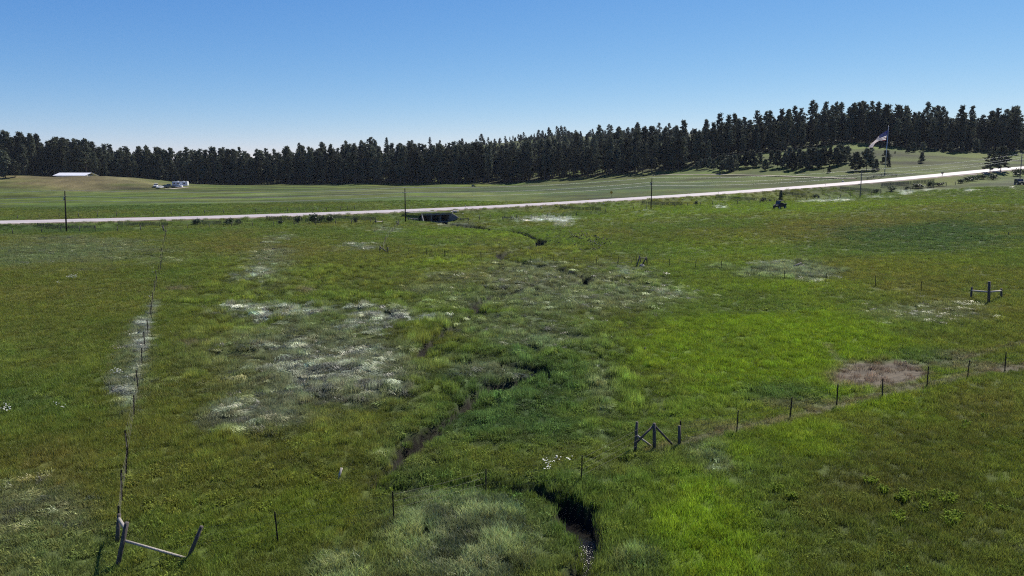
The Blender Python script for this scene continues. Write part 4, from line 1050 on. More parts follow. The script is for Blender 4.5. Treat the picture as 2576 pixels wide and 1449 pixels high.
L7 = [c1(-60,1075), c1(130,1085), c1(418,1072), c1(615,1062), c1(800,1062), c1(960,1055), c1(1185,1058), c1(1415,1052), c1(1650,1045), c1(1885,1035), c1(2105,1027), c1(2330,1015), c1(2540,1005), c2(180,1005), c2(387,995), c2(600,990), c2(800,985), c2(960,985), c2(1150,980)]
fence('roadside wire fence on the left, in front of the verge shrubs', L7, kind='W', grp='wire fences beside the road', lean=.05)
L8 = [c2(2250,938), c2(2355,932), c3(-70,1112), c3(45,1108), c3(195,1106), c3(348,1098), c3(505,1094), c3(640,1082), c3(780,1072), c3(920,1052), c3(1065,1037), c3(1200,1022), c3(1325,1022), c3(1470,1008), c3(1610,998), c3(1735,988), c3(1860,983), c3(1980,976), c3(2103,970), c3(2228,966), c3(2342,960), c3(2450,955), c4(60,940), c4(277,926), c4(380,920), c4(500,916), c4(602,910), c4(714,904), c4(813,892), c4(920,880), c4(1018,872), c4(1115,862), c4(1215,850), c4(1313,842), c4(1410,828), c4(1600,800), c4(1760,785), c4(1850,775)]
fence('roadside wire fence on the right, along the white blossom strip', L8, kind='W', grp='wire fences beside the road', lean=.04)
L9 = [c1(-120,935), c1(178,935), c1(395,922), c1(597,918), c1(792,914), c1(985,910), c1(1175,908), c1(1360,900), c1(1545,896), c1(1725,892), c1(1900,884), c1(2058,880), c1(2248,872), c1(2415,868), c2(0,865), c2(155,858), c2(316,856), c2(443,852), c2(577,850), c2(711,848), c2(848,842), c2(923,838), c2(993,836)]
fence('wire fence along the far side of the road', L9, kind='W', grp='wire fences beside the road', lean=.04)
L10 = [c4(545,648), c4(845,655), c4(880,650), c4(955,652), c4(1030,650), c4(1190,618), c4(1240,605), c4(1300,605), c4(1420,602), c4(1350,682), c4(1385,680)][:4]
fence('short pasture fence below the dark pines left of the flagpole', L10, kind='W', lean=.05)

# ------------------------------------------------------------------ wooden braces
def px3(u, v, y): return ray_at(u, v, y)
def log(mb, a, b, r, r2=None, n=9): mb.tube([a, a + (b - a) * .5, b], [r, (r + (r2 or r)) / 2, r2 or r], n, jit=.06)
def brace(label, feet, tops_, rails, grp='wooden fence braces', name='wooden_brace', mats=None):
    """feet: view pixels of post feet; tops_: (u,v,lean towards camera) of post tops at the foot's distance; rails: (post i, frac, post j or pixel foot, frac, radius, pale)"""
    F_ = [at(*f) for f in feet]; T_ = [px3(t[0], t[1], f[1] + (t[2] if len(t) > 2 else 0)) for t, f in zip(tops_, F_)]
    e = empty(name, F_[0]); tag(e, label, 'fence brace', grp); o0 = F_[0]
    for i, (f, t) in enumerate(zip(F_, T_)):
        r = rails.get('r', [.068] * 9)[i]; mb = MB(); f2 = f + (f - t) * .25; log(mb, f2 - o0, t - o0, r * 1.06, r * .96); mb.build('post', M_WOOD, e, True)
    for (i, fi, j, fj, r, pale) in rails['rails']:
        a = F_[i] + (T_[i] - F_[i]) * fi
        b = (F_[j] + (T_[j] - F_[j]) * fj) if isinstance(j, int) else at(*j)
        mb = MB(); log(mb, a - o0, b - o0, r); mb.build('rail', M_WOODL if pale else M_WOOD, e, True)
    return e
z7 = lambda x, y: ((330 + x / 6.087) * .8385, (1490 + y / 6.087) * .8385)
brace('large grey corner brace with a fallen rail in the bottom left corner', [z7(128, 1325), z7(132, 830), z7(1420, 1150)], [z7(310, 470) + (.15,), z7(168, 318) + (.1,), z7(1675, 540) + (.1,)],
      dict(r=[.078, .072, .066], rails=[(0, .62, 2, .03, .045, True), (1, .84, 0, .86, .06, True)]), mats=None)  # short upper rail: sunlit paleness painted by using the lighter wood
z8 = lambda x, y: ((1860 + x / 9.055) * .8385, (1240 + y / 9.055) * .8385)
brace('dark corner brace with crossed diagonal logs beside the creek, right of centre', [z8(935, 955), z8(412, 1040), z8(1600, 920)], [z8(930, 270), z8(463, 233), z8(1615, 335)],
      dict(r=[.085, .075, .07], rails=[(0, .93, 1, .28, .055, False), (1, .56, z8(850, 885), 0, .05, True), (0, .93, z8(1475, 905), 0, .055, False)]))
z3 = lambda x, y: ((1840 + x / 8.587) * .8385, (740 + y / 8.587) * .8385)
brace('crooked dark brace with splayed legs standing on a stone, middle fence', [z3(582, 560), z3(880, 465), z3(715, 450)], [z3(685, 240), z3(845, 258), z3(672, 225)],
      dict(r=[.09, .09, .075], rails=[(0, .84, 1, .82, .06, False), (1, .9, z3(740, 480), 0, .09, False), (2, .02, z3(760, 490), 0, .06, False)]))
p = at(*z3(740, 545)); mb = MB(); mb.add(*blob((0, 0, .18), (.5, .4, .34), 5)); o = mb.build('boulder', mat('grey_rock', (.16, .155, .15), .9, .3, 2, .4), None, True); o.location = p; tag(o, 'grey stone lying at the foot of the crooked brace', 'boulder')
brace('pale H-shaped brace with two rails at the right edge of the meadow', [m4(1713, 698), m4(1575, 662), m4(1811, 655)], [m4(1718, 530), m4(1583, 573), m4(1811, 583)],
      dict(r=[.13, .10, .10], rails=[(1, .70, 0, .52, .085, True), (0, .52, 2, .76, .085, True)]))
brace('small dark N-shaped brace left of the creek in mid meadow', [m2(962, 298), m2(1023, 306)], [m2(963, 252), m2(1024, 262)], dict(r=[.11, .10], rails=[(0, .8, 1, .05, .085, False)]))
brace('little grey H-brace with a sloping strut left of the second pole', [c2(1205, 982), c2(1270, 972)], [c2(1207, 938), c2(1268, 943)], dict(r=[.14, .13], rails=[(0, .55, 1, .6, .10, True), (0, .85, c2(1168, 980), 0, .09, False)]))
brace('two-rail wooden fence piece against the left wing of the culvert', [c2(1535, 945), c2(1582, 945), c2(1636, 950)], [c2(1535, 918), c2(1582, 918), c2(1637, 922)], dict(r=[.12, .14, .14], rails=[(0, .75, 1, .72, .09, True), (1, .72, 2, .68, .09, True), (1, .3, 2, .28, .09, True)]))
brace('short wooden fence piece just right of the culvert', [c2(2060, 948), c2(2092, 946), c2(2136, 945)], [c2(2060, 920), c2(2092, 926), c2(2135, 914)], dict(r=[.14, .11, .12], rails=[(0, .7, 2, .72, .08, False)]))
brace('wooden H-brace at the left end of the right roadside fence', [c2(2485, 935), c2(2568, 938)], [c2(2482, 905), c2(2566, 904)], dict(r=[.13, .13], rails=[(0, .6, 1, .85, .09, False), (1, .9, (1298, 553), 0, .08, False)]))
brace('pair of crooked dark posts at the top of the left fence', [m1(1277, 146), m1(1288, 152)], [m1(1261, 95), m1(1288, 128)], dict(r=[.13, .11], rails=[]))
brace('leaning pair of posts at the top of the short curving fence', [c2(1430, 985), c2(1437, 990)], [c2(1413, 950), c2(1437, 955)], dict(r=[.12, .10], rails=[]))

# fallen wire gate by the crooked brace
F_ = [at(*z3(120, 460)), at(*z3(210, 490)), at(*z3(495, 465))]
e = empty('fallen_wire_gate', F_[0]); tag(e, 'sagging wire gate with bent stakes left of the crooked brace', 'wire gate')
T_ = [px3(*z3(88, 335), F_[0][1]), px3(*z3(192, 405), F_[1][1]), px3(*z3(455, 360), F_[2][1])]
for f, t in zip(F_, T_): mb = MB(); log(mb, f - F_[0], t - F_[0], .045, .04, 6); mb.build('stake', M_WOOD, e, True)
for fr in (.95, .5, .05):
    mb = MB(); a = F_[1] + (T_[1] - F_[1]) * fr; b = F_[2] + (T_[2] - F_[2]) * fr; mb.tube([a - F_[0], (a + b) / 2 - F_[0] - np.array([0, 0, .08]), b - F_[0]], .03, 5); mb.build('gate_wire', M_BARB, e)
# pale broken stake
p = at(*n2(632, 700)); q = px3(*n2(666, 608), p[1] + .3); mb = MB(); log(mb, np.array([0, 0, -.1]), q - p, .05, .055, 7)
o = mb.build('wooden_stake', M_WOODL, None, True); o.location = p; tag(o, 'pale weathered stake leaning in the grass left of the creek', 'stake')
# single posts out in the field
for (u, v, hp, lab) in ((c3(1223, 1085) + (9, 'short dark post alone in front of the middle utility pole')), (m4(1865, 170) + (9, 'lone stump-like post in the field near the right edge')), (m3(1028, 1075) + (12, 'thin leaning rod in the grass right of the dark creek pool'))):
    p = at(u, v); mb = MB(); log(mb, np.array([0, 0, -.2]), np.array([.05, 0, hp * scale_at(p)]), .07, .06, 7); o = mb.build('lone_post', M_WOOD, None, True); o.location = p; tag(o, lab, 'post')

# log pile
zl = lambda x, y: ((2340 + x / 18.11) * .8385, (770 + y / 18.11) * .8385)
e0 = at(*zl(1000, 720)); e = empty('log_pile', e0); tag(e, 'heap of grey weathered logs on the grassy rise', 'log pile'); k = scale_at(e0) / 18.11 * .8385
for (x0, y0, x1, y1, dy, r) in ((250, 735, 1150, 690, 0, .16), (560, 720, 1300, 640, .4, .2), (800, 650, 1350, 450, .9, .17), (1000, 660, 1480, 560, .7, .16), (1250, 640, 1640, 640, .2, .18), (1180, 690, 1560, 690, -.2, .2), (1080, 640, 1330, 500, 1.3, .15), (380, 760, 420, 720, -.2, .12), (500, 700, 545, 590, .1, .08)):
    a = np.array([(x0 - 1000) * k, dy, max((750 - y0) * k, .12)]); b = np.array([(x1 - 1000) * k, dy + .5, max((750 - y1) * k, .12)])
    mb = MB(); log(mb, a, b, r, r * .8, 8); mb.build('log', M_LOG, e, True)

# ------------------------------------------------------------------ snow fences (slatted panels)
SNOW = [((94,570),(241,576),7,'long snow fence at the far left behind the left pole'),((297,567),(422,570),8,'snow fence with a pale end post above the leaning left fence'),((502,566),(557,566),8,'short snow fence beside the small loose shrub'),
 ((670,553),(744,556),8,'snow fence panel behind the dense shrub trio, left part'),((841,552),(945,556),8,'snow fence panel right of the dense shrub trio'),((1409,523),(1511,531),7,'slanting snow fence right of the culvert'),
 ((1615,513),(1718,518),7,'slanting snow fence behind the middle utility pole'),((1800,499),(1903,505),6,'slanting snow fence left of the utility vehicle'),((1961,488),(2026,495),6,'slanting snow fence above the utility vehicle'),
 ((2113,477),(2216,484),6,'snow fence below the fourth pole'),((2217,470),(2350,459),7,'snow fence rising beside the road above the verge shrubs')]
for (a_, b_, hp, lab) in SNOW:
    A = at(*a_); B = at(*b_); L_ = np.hypot(*(B - A)[:2]); hh = hp * scale_at((A + B) / 2); e = empty('snow_fence', A); tag(e, lab, 'snow fence', 'snow fences on the road verge')
    n = int(L_ / .16); ts = (np.arange(n) + .5) / n; X = A[0] + (B[0] - A[0]) * ts; Y = A[1] + (B[1] - A[1]) * ts; Z = gz(X, Y)
    rz = math.atan2(B[1] - A[1], B[0] - A[0]); mb = MB()
    for i in range(n):
        if random.random() < .06: continue
        h1 = hh * (1.1 + .12 * random.random()); mb.box((X[i] - A[0], Y[i] - A[1], Z[i] - A[2] + .12 + h1 / 2), (.085, .014, h1), rz=rz, ry=random.gauss(0, .03))
    tag(mb.build('slats', M_SLAT, e), kind='stuff')
    for t in np.linspace(0, 1, max(3, int(L_ / 4))):
        x, y = A[0] + (B[0] - A[0]) * t, A[1] + (B[1] - A[1]) * t; z = float(gz(x, y)); mb = MB(); mb.tube([(x - A[0], y - A[1] + .06, z - A[2] - .2), (x - A[0], y - A[1] + .06, z - A[2] + hh * 1.15)], .04, 6); mb.build('post', M_STEEL, e)
    for fr in (.3, .6, .9):
        mb = MB(); mb.tube([(X[i] - A[0], Y[i] - A[1] - .01, Z[i] - A[2] + .12 + hh * fr) for i in range(0, n, max(1, n // 14))], .012, 3, cap=False); mb.build('tie_wire', M_BARB, e)

# ------------------------------------------------------------------ culvert
def W(a, n, z): return np.array([CUL_C[0] + CT[0] * a + CN[0] * n, CUL_C[1] + CT[1] * a + CN[1] * n, CUL_Z0 + z])
e0 = W(0, 0, 0); e = empty('box_culvert', e0); tag(e, 'three-cell concrete box culvert with wing walls under the road', 'culvert')
rzc = math.atan2(CT[1], CT[0])
def cbox(name, a0, a1, n0, n1_, z0, z1, m_=M_CONC):
    mb = MB(); c = W((a0 + a1) / 2, (n0 + n1_) / 2, (z0 + z1) / 2) - e0; mb.box(c, (a1 - a0, abs(n1_ - n0), z1 - z0), rz=rzc); return mb.build(name, m_, e)
hw2 = CUL_W / 2
cbox('headwall', -hw2 - .25, hw2 + .25, .05, .40, CUL_H - .38, CUL_H + .22)
cbox('roof_slab', -hw2 - .2, hw2 + .2, -11.5, .05, CUL_H - .3, CUL_H - .02)
for k in range(4):
    a = -hw2 + CUL_W * k / 3; cbox('cell_wall', a - .13, a + .13, -11.5, .25 if k in (0, 3) else .12, -.5, CUL_H - .3)
cbox('cell_floor', -hw2 - .2, hw2 + .2, -11.5, .3, -.45, -.2)
cbox('back_wall', -hw2 - .2, hw2 + .2, -11.9, -11.5, -.5, CUL_H)
for s_, ln_, oa, on in ((-1, 2.6, -.55, 2.6), (1, 3.4, 2.6, 1.6)):
    a0 = s_ * (hw2 + .13); pA = W(a0, .2, -.4) - e0; pB = W(a0, .2, CUL_H + .2) - e0; pC = W(a0 + oa, on + .2, -.4) - e0; pD = W(a0 + oa, on + .2, .25) - e0
    t_ = np.array([CN[1], -CN[0], 0]) * .25 * (1 if s_ > 0 else -1); t_ = CT * .25 * s_
    mb = MB(); pts = [pA, pB, pD, pC]; mb.add(pts + [q + t_ for q in pts], [(0, 1, 2, 3), (7, 6, 5, 4), (0, 4, 5, 1), (1, 5, 6, 2), (2, 6, 7, 3), (3, 7, 4, 0)]); mb.build('wing_wall', M_CONC, e)
# embankment fill over the culvert
V = []; F = []; na_, nn = 26, 14
for i in range(na_):
    for j in range(nn):
        a = -hw2 - 1.6 + (CUL_W + 3.2) * i / (na_ - 1); q = W(a, .02 - (12.6) * j / (nn - 1), 0)
        s_, ar = polydist(np.array([q[0]]), np.array([q[1]]), ROAD); rz_ = float(road_z(ar)[0]) - .45; t = j / (nn - 1)
        z0 = CUL_Z0 + CUL_H + .05; sl = max(0.0, float(s_[0]) - (ROAD_HALF + 1.6)); s00, _ = polydist(*[np.array([c]) for c in W(a, .02, 0)[:2]], ROAD)
        tt = np.clip(1 - sl / max(float(s00[0]) - ROAD_HALF - 1.6, .1), 0, 1); edge = sstep(hw2 + .4, hw2 + 1.5, abs(a))
        z = z0 + (rz_ - z0) * tt + (random.random() - .5) * .08
        z = z * (1 - edge) + min(z, float(gz(q[0], q[1])) - .15) * edge
        V.append((q[0], q[1], z))
for i in range(na_ - 1):
    for j in range(nn - 1): b = i * nn + j; F.append((b, b + nn, b + nn + 1, b + 1))
me = bpy.data.meshes.new('embankment'); me.from_pydata(V, [], F); me.materials.append(M_GROUND); me.flip_normals()
V = np.array(V); cc = fields(V[:, 0], V[:, 1])[0] * .85; a = me.attributes.new('col', 'FLOAT_COLOR', 'POINT'); a.data.foreach_set('color', np.c_[cc, np.ones(len(cc))].astype(np.float32).ravel()); me.update()
if sum(p_.normal.z for p_ in me.polygons) < 0: me.flip_normals()
tag(link_mesh('embankment', me), kind='structure')
k_ = (RNG.random(len(V)) < .85); Pv = np.repeat(V[k_], 2, 0) + RNG.normal(0, .25, (2 * k_.sum(), 3)) * np.array([1, 1, 0]); nP = len(Pv)
scatter('embankment_grass', B_GRASS, Pv - np.array([0, 0, .05]), np.c_[np.zeros((nP, 2)), RNG.random(nP) * 6], np.c_[np.full((nP, 2), 1.9), .8 + .4 * RNG.random(nP)], fields(Pv[:, 0], Pv[:, 1])[0] * 1.4)

# ------------------------------------------------------------------ boulders
zc5 = lambda x, y: ((1230 + x / 12.88) * .8385, (620 + y / 12.88) * .8385)
BOULD = [(zc5(1600, 245), 9, 'pale boulder right above the end of the culvert headwall'), (zc5(1690, 195), 7, 'small pale boulder uppermost in the group by the culvert'), (zc5(1780, 215), 9, 'wide pale boulder in the middle of the group by the culvert'), (zc5(1850, 200), 6, 'small round boulder at the right of the culvert group'),
         (zc5(2045, 300), 6, 'pale boulder alone down the bank right of the culvert'), (c3(290, 1000), 5, 'little pale stone on the bank left of the slanting snow fence'), (c3(905, 962), 5, 'flat pale stone below the yellow road sign'), (c3(1680, 915), 4, 'small pale stone below the road right of the middle pole'),
         (c4(740, 744), 7, 'white block lying beside the far edge of the road'), (c4(900, 770), 5, 'pale stone on the bank by the fourth pole')]
for i, ((u, v), wpx, lab) in enumerate(BOULD):
    p = at(u, v); r = wpx * scale_at(p) / 2; mb = MB(); mb.add(*blob((0, 0, r * .35), (r, r * .8, r * .65), 20 + i)); o = mb.build('boulder', M_ROCK, None, True); o.location = p; tag(o, lab, 'boulder', 'pale boulders on the road bank')

# ------------------------------------------------------------------ road furniture
def marker(u, v, hp, lab):
    p = at(u, v); hh = hp * scale_at(p); e = empty('marker_post', p); tag(e, lab, 'marker post', 'marker posts along the road')
    MB().box((0, 0, hh / 2 - .1), (.07, .05, hh + .2)).build('stem', M_STEEL, e); MB().box((0, -.035, hh - .12), (.11, .02, .2)).build('reflector', M_WHITE, e)
for (u, v), hp, lab in ((c2(625, 888), 16, 'tall thin marker post on the verge above the dense shrub trio'), (c2(1237, 856), 6, 'short marker post at the road edge left of the second pole'), (c2(2108, 828), 10, 'marker post at the road edge above the culvert boulders'), (c2(2515, 775), 15, 'tall marker post beyond the road near the centre'), (c3(2040, 868), 7, 'marker post on the near road edge left of the fourth pole'), (c4(568, 788), 6, 'marker post on the near road edge close to the fourth pole'), (c1(1812, 925), 7, 'marker post at the road edge on the left')):
    marker(u, v, hp, lab)
p = at(*c3(980, 912)); e = empty('road_sign', p, math.radians(8)); tag(e, 'yellow diamond road sign on a post at the far road edge', 'road sign')
MB().box((0, 0, 1.1), (.08, .05, 2.9)).build('sign_post', M_STEEL, e)
mb = MB(); s_ = .62; mb.add([(-s_, -.06, 2.35), (0, -.06, 2.35 - s_), (s_, -.06, 2.35), (0, -.06, 2.35 + s_), (-s_, -.035, 2.35), (0, -.035, 2.35 - s_), (s_, -.035, 2.35), (0, -.035, 2.35 + s_)], [(0, 1, 2, 3), (7, 6, 5, 4), (0, 4, 5, 1), (1, 5, 6, 2), (2, 6, 7, 3), (3, 7, 4, 0)]); mb.build('sign_panel', M_YELL, e)
p = at(*c4(1722, 688)); e = empty('mailbox', p); tag(e, 'dark mailbox on a post beside the climbing road', 'mailbox')
MB().box((0, 0, .45), (.14, .14, 1.3)).build('post', M_WOOD, e)
mb = MB(); mb.tube([(-.1, -.45, 1.3), (-.1, .45, 1.3)], .32, 10); mb.build('box', M_BLACK, e, True); MB().box((.25, -.1, 1.5), (.03, .25, .14)).build('flag_lever', M_RED, e)

# ------------------------------------------------------------------ flagpole and flags
z6 = lambda x, y: ((2580 + x / 7.625) * .8385, (370 + y / 7.625) * .8385)
fb_ = at(*z6(560, 1205)); ft_ = px3(*z6(655, 80), fb_[1]); fpl = empty('flagpole', fb_); tag(fpl, 'very tall pale flagpole beyond the road on the right', 'flagpole')
hh = ft_[2] - fb_[2]; MB().tube([(0, 0, -.5), (0, 0, hh * .5), (ft_[0] - fb_[0], 0, hh)], [.20, .15, .08], 10).build('mast', M_GREY, fpl, True)
mb = MB(); mb.add(*blob((ft_[0] - fb_[0], 0, hh + .12), (.16, .16, .16), 3, rough=0)); mb.build('finial', M_GREY, fpl, True)
K6 = scale_at(ft_) * .8385 / 7.625
def flag_cloth(top, bot, ns, nt_, wave, yoff):
    top = catmull(np.array(top, float), 12); bot = catmull(np.array(bot, float), 12)
    def samp(C, s): L_ = np.concatenate([[0], np.cumsum(np.hypot(*np.diff(C, axis=0).T))]); return np.array([np.interp(s * L_[-1], L_, C[:, k]) for k in range(2)])
    P = np.zeros((nt_ + 1, ns + 1, 3))
    for j in range(ns + 1):
        s = j / ns; a = samp(top, s); b = samp(bot, s)
        for i in range(nt_ + 1):
            t = i / nt_; q = a + (b - a) * t
            P[i, j] = ((q[0] - 655) * K6, yoff + wave * (math.sin(s * 8 + t * 1.2) * s ** .6 * .8 + .3 * math.sin(s * 17 + t * 3) * s), -(q[1] - 80) * K6)
    return P
P = flag_cloth([(642, 150), (545, 215), (455, 275), (330, 410), (225, 545)], [(608, 388), (520, 395), (440, 404), (380, 455), (335, 545)], 40, 26, .55, -.12)
flag = empty('national_flag', ft_); tag(flag, 'large striped flag with blue star field drooping from the flagpole', 'flag')
def quads(mb, i0, i1, j0, j1, off=0.0):
    vid = {}
    V = []; F = []
    for i in range(i0, i1 + 1):
        for j in range(j0, j1 + 1): vid[i, j] = len(V); V.append(P[i, j] + np.array([0, off, 0]))
    for i in range(i0, i1):
        for j in range(j0, j1): F.append((vid[i, j], vid[i, j + 1], vid[i + 1, j + 1], vid[i + 1, j]))
    mb.add(V, F)
for r in range(13):
    mb = MB(); quads(mb, 2 * r, 2 * r + 2, 16 if r < 7 else 0, 40); mb.build('stripe', M_RED if r % 2 == 0 else M_FWHITE, flag, True)
mb = MB(); quads(mb, 0, 14, 0, 16); mb.build('canton', M_BLUE, flag, True)
mb = MB()
for r in range(9):
    for c in range(6 if r % 2 == 0 else 5):
        fi = 14 * (r + 1) / 10; fj = 16 * ((c + .5) / 6 + (0 if r % 2 == 0 else 1 / 12)); i, j = int(fi), int(fj); q = P[i, j] + (P[i + 1, j] - P[i, j]) * (fi - i) + (P[i, j + 1] - P[i, j]) * (fj - j)
        V = []
        for k in range(10):
            rr_ = .11 if k % 2 == 0 else .045; an = math.pi / 2 + k * math.pi / 5; V.append((q[0] + rr_ * math.cos(an), q[1] - .02, q[2] + rr_ * math.sin(an)))
        mb.add(V, [tuple(range(10))])
mb.build('stars', M_FWHITE, flag)['kind'] = 'stuff'
P = flag_cloth([(598, 478), (540, 500), (470, 540)], [(585, 552), (535, 560), (458, 582)], 14, 8, .3, -.12)
mb = MB(); quads(mb, 0, 8, 0, 14); o = mb.build('small_flag', M_FBLACK, None, True); o.location = ft_; tag(o, 'small black flag hanging below the large striped flag', 'flag')

# wooden rail fence round the flagpole foot
RF = [z6(160, 1300), z6(310, 1245), z6(485, 1215), z6(572, 1205), z6(730, 1210), z6(828, 1215)]
RP = [at(*q) for q in RF]; e = empty('rail_fence', RP[0]); tag(e, 'low dark wooden rail fence at the foot of the flagpole', 'rail fence')
for q in RP: mb = MB(); log(mb, q - RP[0] - np.array([0, 0, .2]), q - RP[0] + np.array([0, 0, 1.15]), .13, .12, 7); mb.build('post', M_WOOD, e, True)
for a_, b_ in zip(RP[:-1], RP[1:]):
    for z in (1.0, .5): mb = MB(); log(mb, a_ - RP[0] + np.array([0, 0, z]), b_ - RP[0] + np.array([0, 0, z]), .10, .10, 6); mb.build('rail', M_WOOD, e, True)

# ------------------------------------------------------------------ vehicles
def wheel(parent, c, r, w, axis=(0, 1, 0), name='wheel'):
    a = Vector(axis); c = Vector(c); mb = MB(); mb.tube([c - a * w / 2, c - a * w * .3, c + a * w * .3, c + a * w / 2], [r * .9, r, r, r * .9], 16); o = mb.build(name, M_RUBBER, parent, True)
    mb = MB(); mb.tube([c - a * (w / 2 + .012), c + a * (w / 2 + .012)], r * .55, 10); mb.build('rim', M_TIN, o)
def profile_body(parent, name, prof, half, m_, bulge=.08, taper=None):
    """prof: closed side outline (x,z); extruded across with rounded shoulders"""
    mb = MB(); n = len(prof); V = []
    for y, k in ((-half, .94), (-half + bulge, 1.0), (half - bulge, 1.0), (half, .94)):
        cx = sum(p_[0] for p_ in prof) / n; cz = sum(p_[1] for p_ in prof) / n
        for x, z in prof: V.append((cx + (x - cx) * k, y * (taper(z) if taper else 1), cz + (z - cz) * k))
    F = [tuple(range(n - 1, -1, -1)), tuple(range(3 * n, 4 * n))]
    for r in range(3):
        for i in range(n): F.append((r * n + i, r * n + (i + 1) % n, r * n + n + (i + 1) % n, r * n + n + i))
    mb.add(V, F); o = mb.build(name, m_, parent)
    bm = bmesh.new(); bm.from_mesh(o.data); bmesh.ops.recalc_face_normals(bm, faces=bm.faces); bm.to_mesh(o.data); bm.free(); return o

# utility vehicle facing left and towards the view
p = at(1961, 526); e = empty('utility_vehicle', p, math.radians(212)); e.scale = (1.15, 1.15, 1.15); tag(e, 'black open-sided utility vehicle with a roof parked in the meadow', 'utility vehicle')
profile_body(e, 'body', [(-1.5, .55), (1.45, .55), (1.62, .75), (1.55, 1.0), (.75, 1.15), (.55, .75), (-.55, .75), (-.6, 1.1), (-1.55, 1.1)], .72, M_BLACK)
profile_body(e, 'hood', [(.72, 1.0), (1.55, .9), (1.5, 1.04), (.78, 1.2)], .66, M_BLACK)
profile_body(e, 'roof', [(-.85, 1.98), (.62, 1.98), (.55, 2.06), (-.8, 2.06)], .7, M_BLACK)
profile_body(e, 'seat', [(-.55, .75), (.1, .75), (.1, .95), (-.4, .98), (-.5, 1.5), (-.66, 1.5)], .6, M_BLACK)
profile_body(e, 'cargo_bed', [(-1.65, .95), (-.68, .95), (-.68, 1.3), (-1.65, 1.3)], .72, M_BLACK)
mb = MB()
for s_ in (-1, 1):
    mb.tube([(.75, .62 * s_, 1.1), (.5, .62 * s_, 2.0), (-.75, .62 * s_, 2.0), (-.85, .62 * s_, 1.1)], .035, 8); mb.tube([(-.72, .62 * s_, 2.0), (-1.5, .62 * s_, 1.25)], .03, 8)
mb.build('roll_cage', M_BLACK, e, True)
mb = MB(); mb.add([(.74, -.58, 1.2), (.74, .58, 1.2), (.52, .58, 1.92), (.52, -.58, 1.92)], [(0, 1, 2, 3)]); mb.build('windshield', M_GLASS, e)
mb = MB(); mb.tube([(.35, .3, 1.2), (.36, .3, 1.22)], .17, 12); mb.build('steering_wheel', M_BLACK, e)
for s_ in (-1, 1):
    MB().box((1.6, .42 * s_, .88), (.06, .34, .16), bev=.02).build('headlight', M_CHROME, e)
    wheel(e, (1.05, .72 * s_, .36), .37, .26); wheel(e, (-1.05, .72 * s_, .36), .37, .28)
MB().box((1.66, 0, .6), (.08, 1.1, .14), bev=.03).build('bumper', M_BLACK, e)

# dark boxy vehicle at the right edge
p = at(*c4(2480, 772)); e = empty('off_road_vehicle', p, math.radians(262)); tag(e, 'dark boxy vehicle parked on pale ground at the right edge', 'vehicle')
profile_body(e, 'body', [(-1.7, .5), (1.75, .5), (1.8, 1.15), (.95, 1.25), (.55, 2.05), (-1.6, 2.1), (-1.75, 1.2)], .95, M_DARKC)
MB().box((-.5, 0, 1.68), (1.7, 1.93, .5)).build('side_window', M_GLASS, e)
mb = MB(); mb.add([(.97, -.78, 1.28), (.97, .78, 1.28), (.64, .7, 1.95), (.64, -.7, 1.95)], [(0, 1, 2, 3)]); mb.build('windshield', M_GLASS, e)
for s_ in (-1, 1):
    wheel(e, (1.15, .88 * s_, .4), .42, .28); wheel(e, (-1.1, .88 * s_, .4), .42, .28); MB().box((1.79, .68 * s_, .98), (.05, .28, .2)).build('headlight', M_CHROME, e)
MB().box((1.84, 0, .62), (.12, 1.8, .2), bev=.04).build('bumper', M_BLACK, e)

# far dark car by the woods
def car(u, v, rz, paint, label, kind='sedan', s=1.0, grp='vehicles parked by the woods'):
    p = at(u, v); e = empty('parked_car', p, rz); e.scale = (s, s, s); tag(e, label, 'car' if kind != 'pickup' else 'pickup truck', grp)
    if kind == 'sedan':
        body = [(-2.2, .35), (2.2, .35), (2.28, .7), (2.0, .85), (1.0, .95), (-1.3, 1.0), (-2.2, .95)]; cab = [(-1.5, .95), (1.05, .92), (.4, 1.42), (-.9, 1.45)]
    elif kind == 'suv':
        body = [(-2.2, .4), (2.2, .4), (2.25, .95), (1.1, 1.08), (-2.2, 1.1)]; cab = [(-2.15, 1.05), (1.15, 1.05), (.55, 1.75), (-2.0, 1.78)]
    else:
        body = [(-2.7, .5), (2.6, .5), (2.65, 1.0), (1.4, 1.12), (-2.7, 1.1)]; cab = [(-.75, 1.05), (1.5, 1.08), (.85, 1.8), (-.6, 1.82)]
    profile_body(e, 'body', body, .9, paint); profile_body(e, 'cabin', cab, .8, M_GLASS, taper=lambda z: 1 - .12 * max(z - 1, 0))
    profile_body(e, 'roof', [(cab[3][0] - .02, cab[3][1] - .03), (cab[2][0] + .05, cab[2][1] - .03), (cab[2][0], cab[2][1] + .05), (cab[3][0], cab[3][1] + .05)], .74, paint)
    for s_ in (-1, 1):
        wheel(e, (1.4, .82 * s_, .33), .34, .22); wheel(e, (-1.4, .82 * s_, .33), .34, .22); MB().box((body[2][0] - .06, .62 * s_, .68), (.1, .34, .14)).build('headlight', M_CHROME, e)
    return e
zv = lambda x, y: ((440 + x / 16.1) * .8385, (530 + y / 16.1) * .8385)
car(*zv(450, 500), math.radians(-75), M_WHITE, 'white van-like car at the left end of the parked vehicles', 'suv', 1.0)
car(*zv(640, 560), math.radians(-100), M_WHITE, 'white car standing lower, second from the left end', 'sedan', 1.0)
car(*zv(880, 530), math.radians(200), mat('grey_green_paint', (.13, .15, .14), .3, .1), 'grey-green car in the middle of the parked vehicles', 'sedan', 1.1)
car(*zv(1100, 530), math.radians(190), M_DARKC, 'dark pickup truck in the middle of the parked vehicles', 'pickup', 1.1)
car(*zv(1500, 525), math.radians(185), M_WHITE, 'white low car in front of the camper trailer', 'sedan', 1.15)
car(*c2(2190, 604), math.radians(20), M_DARKC, 'small dark car alone at the edge of the woods near the centre', 'suv', .55, None)
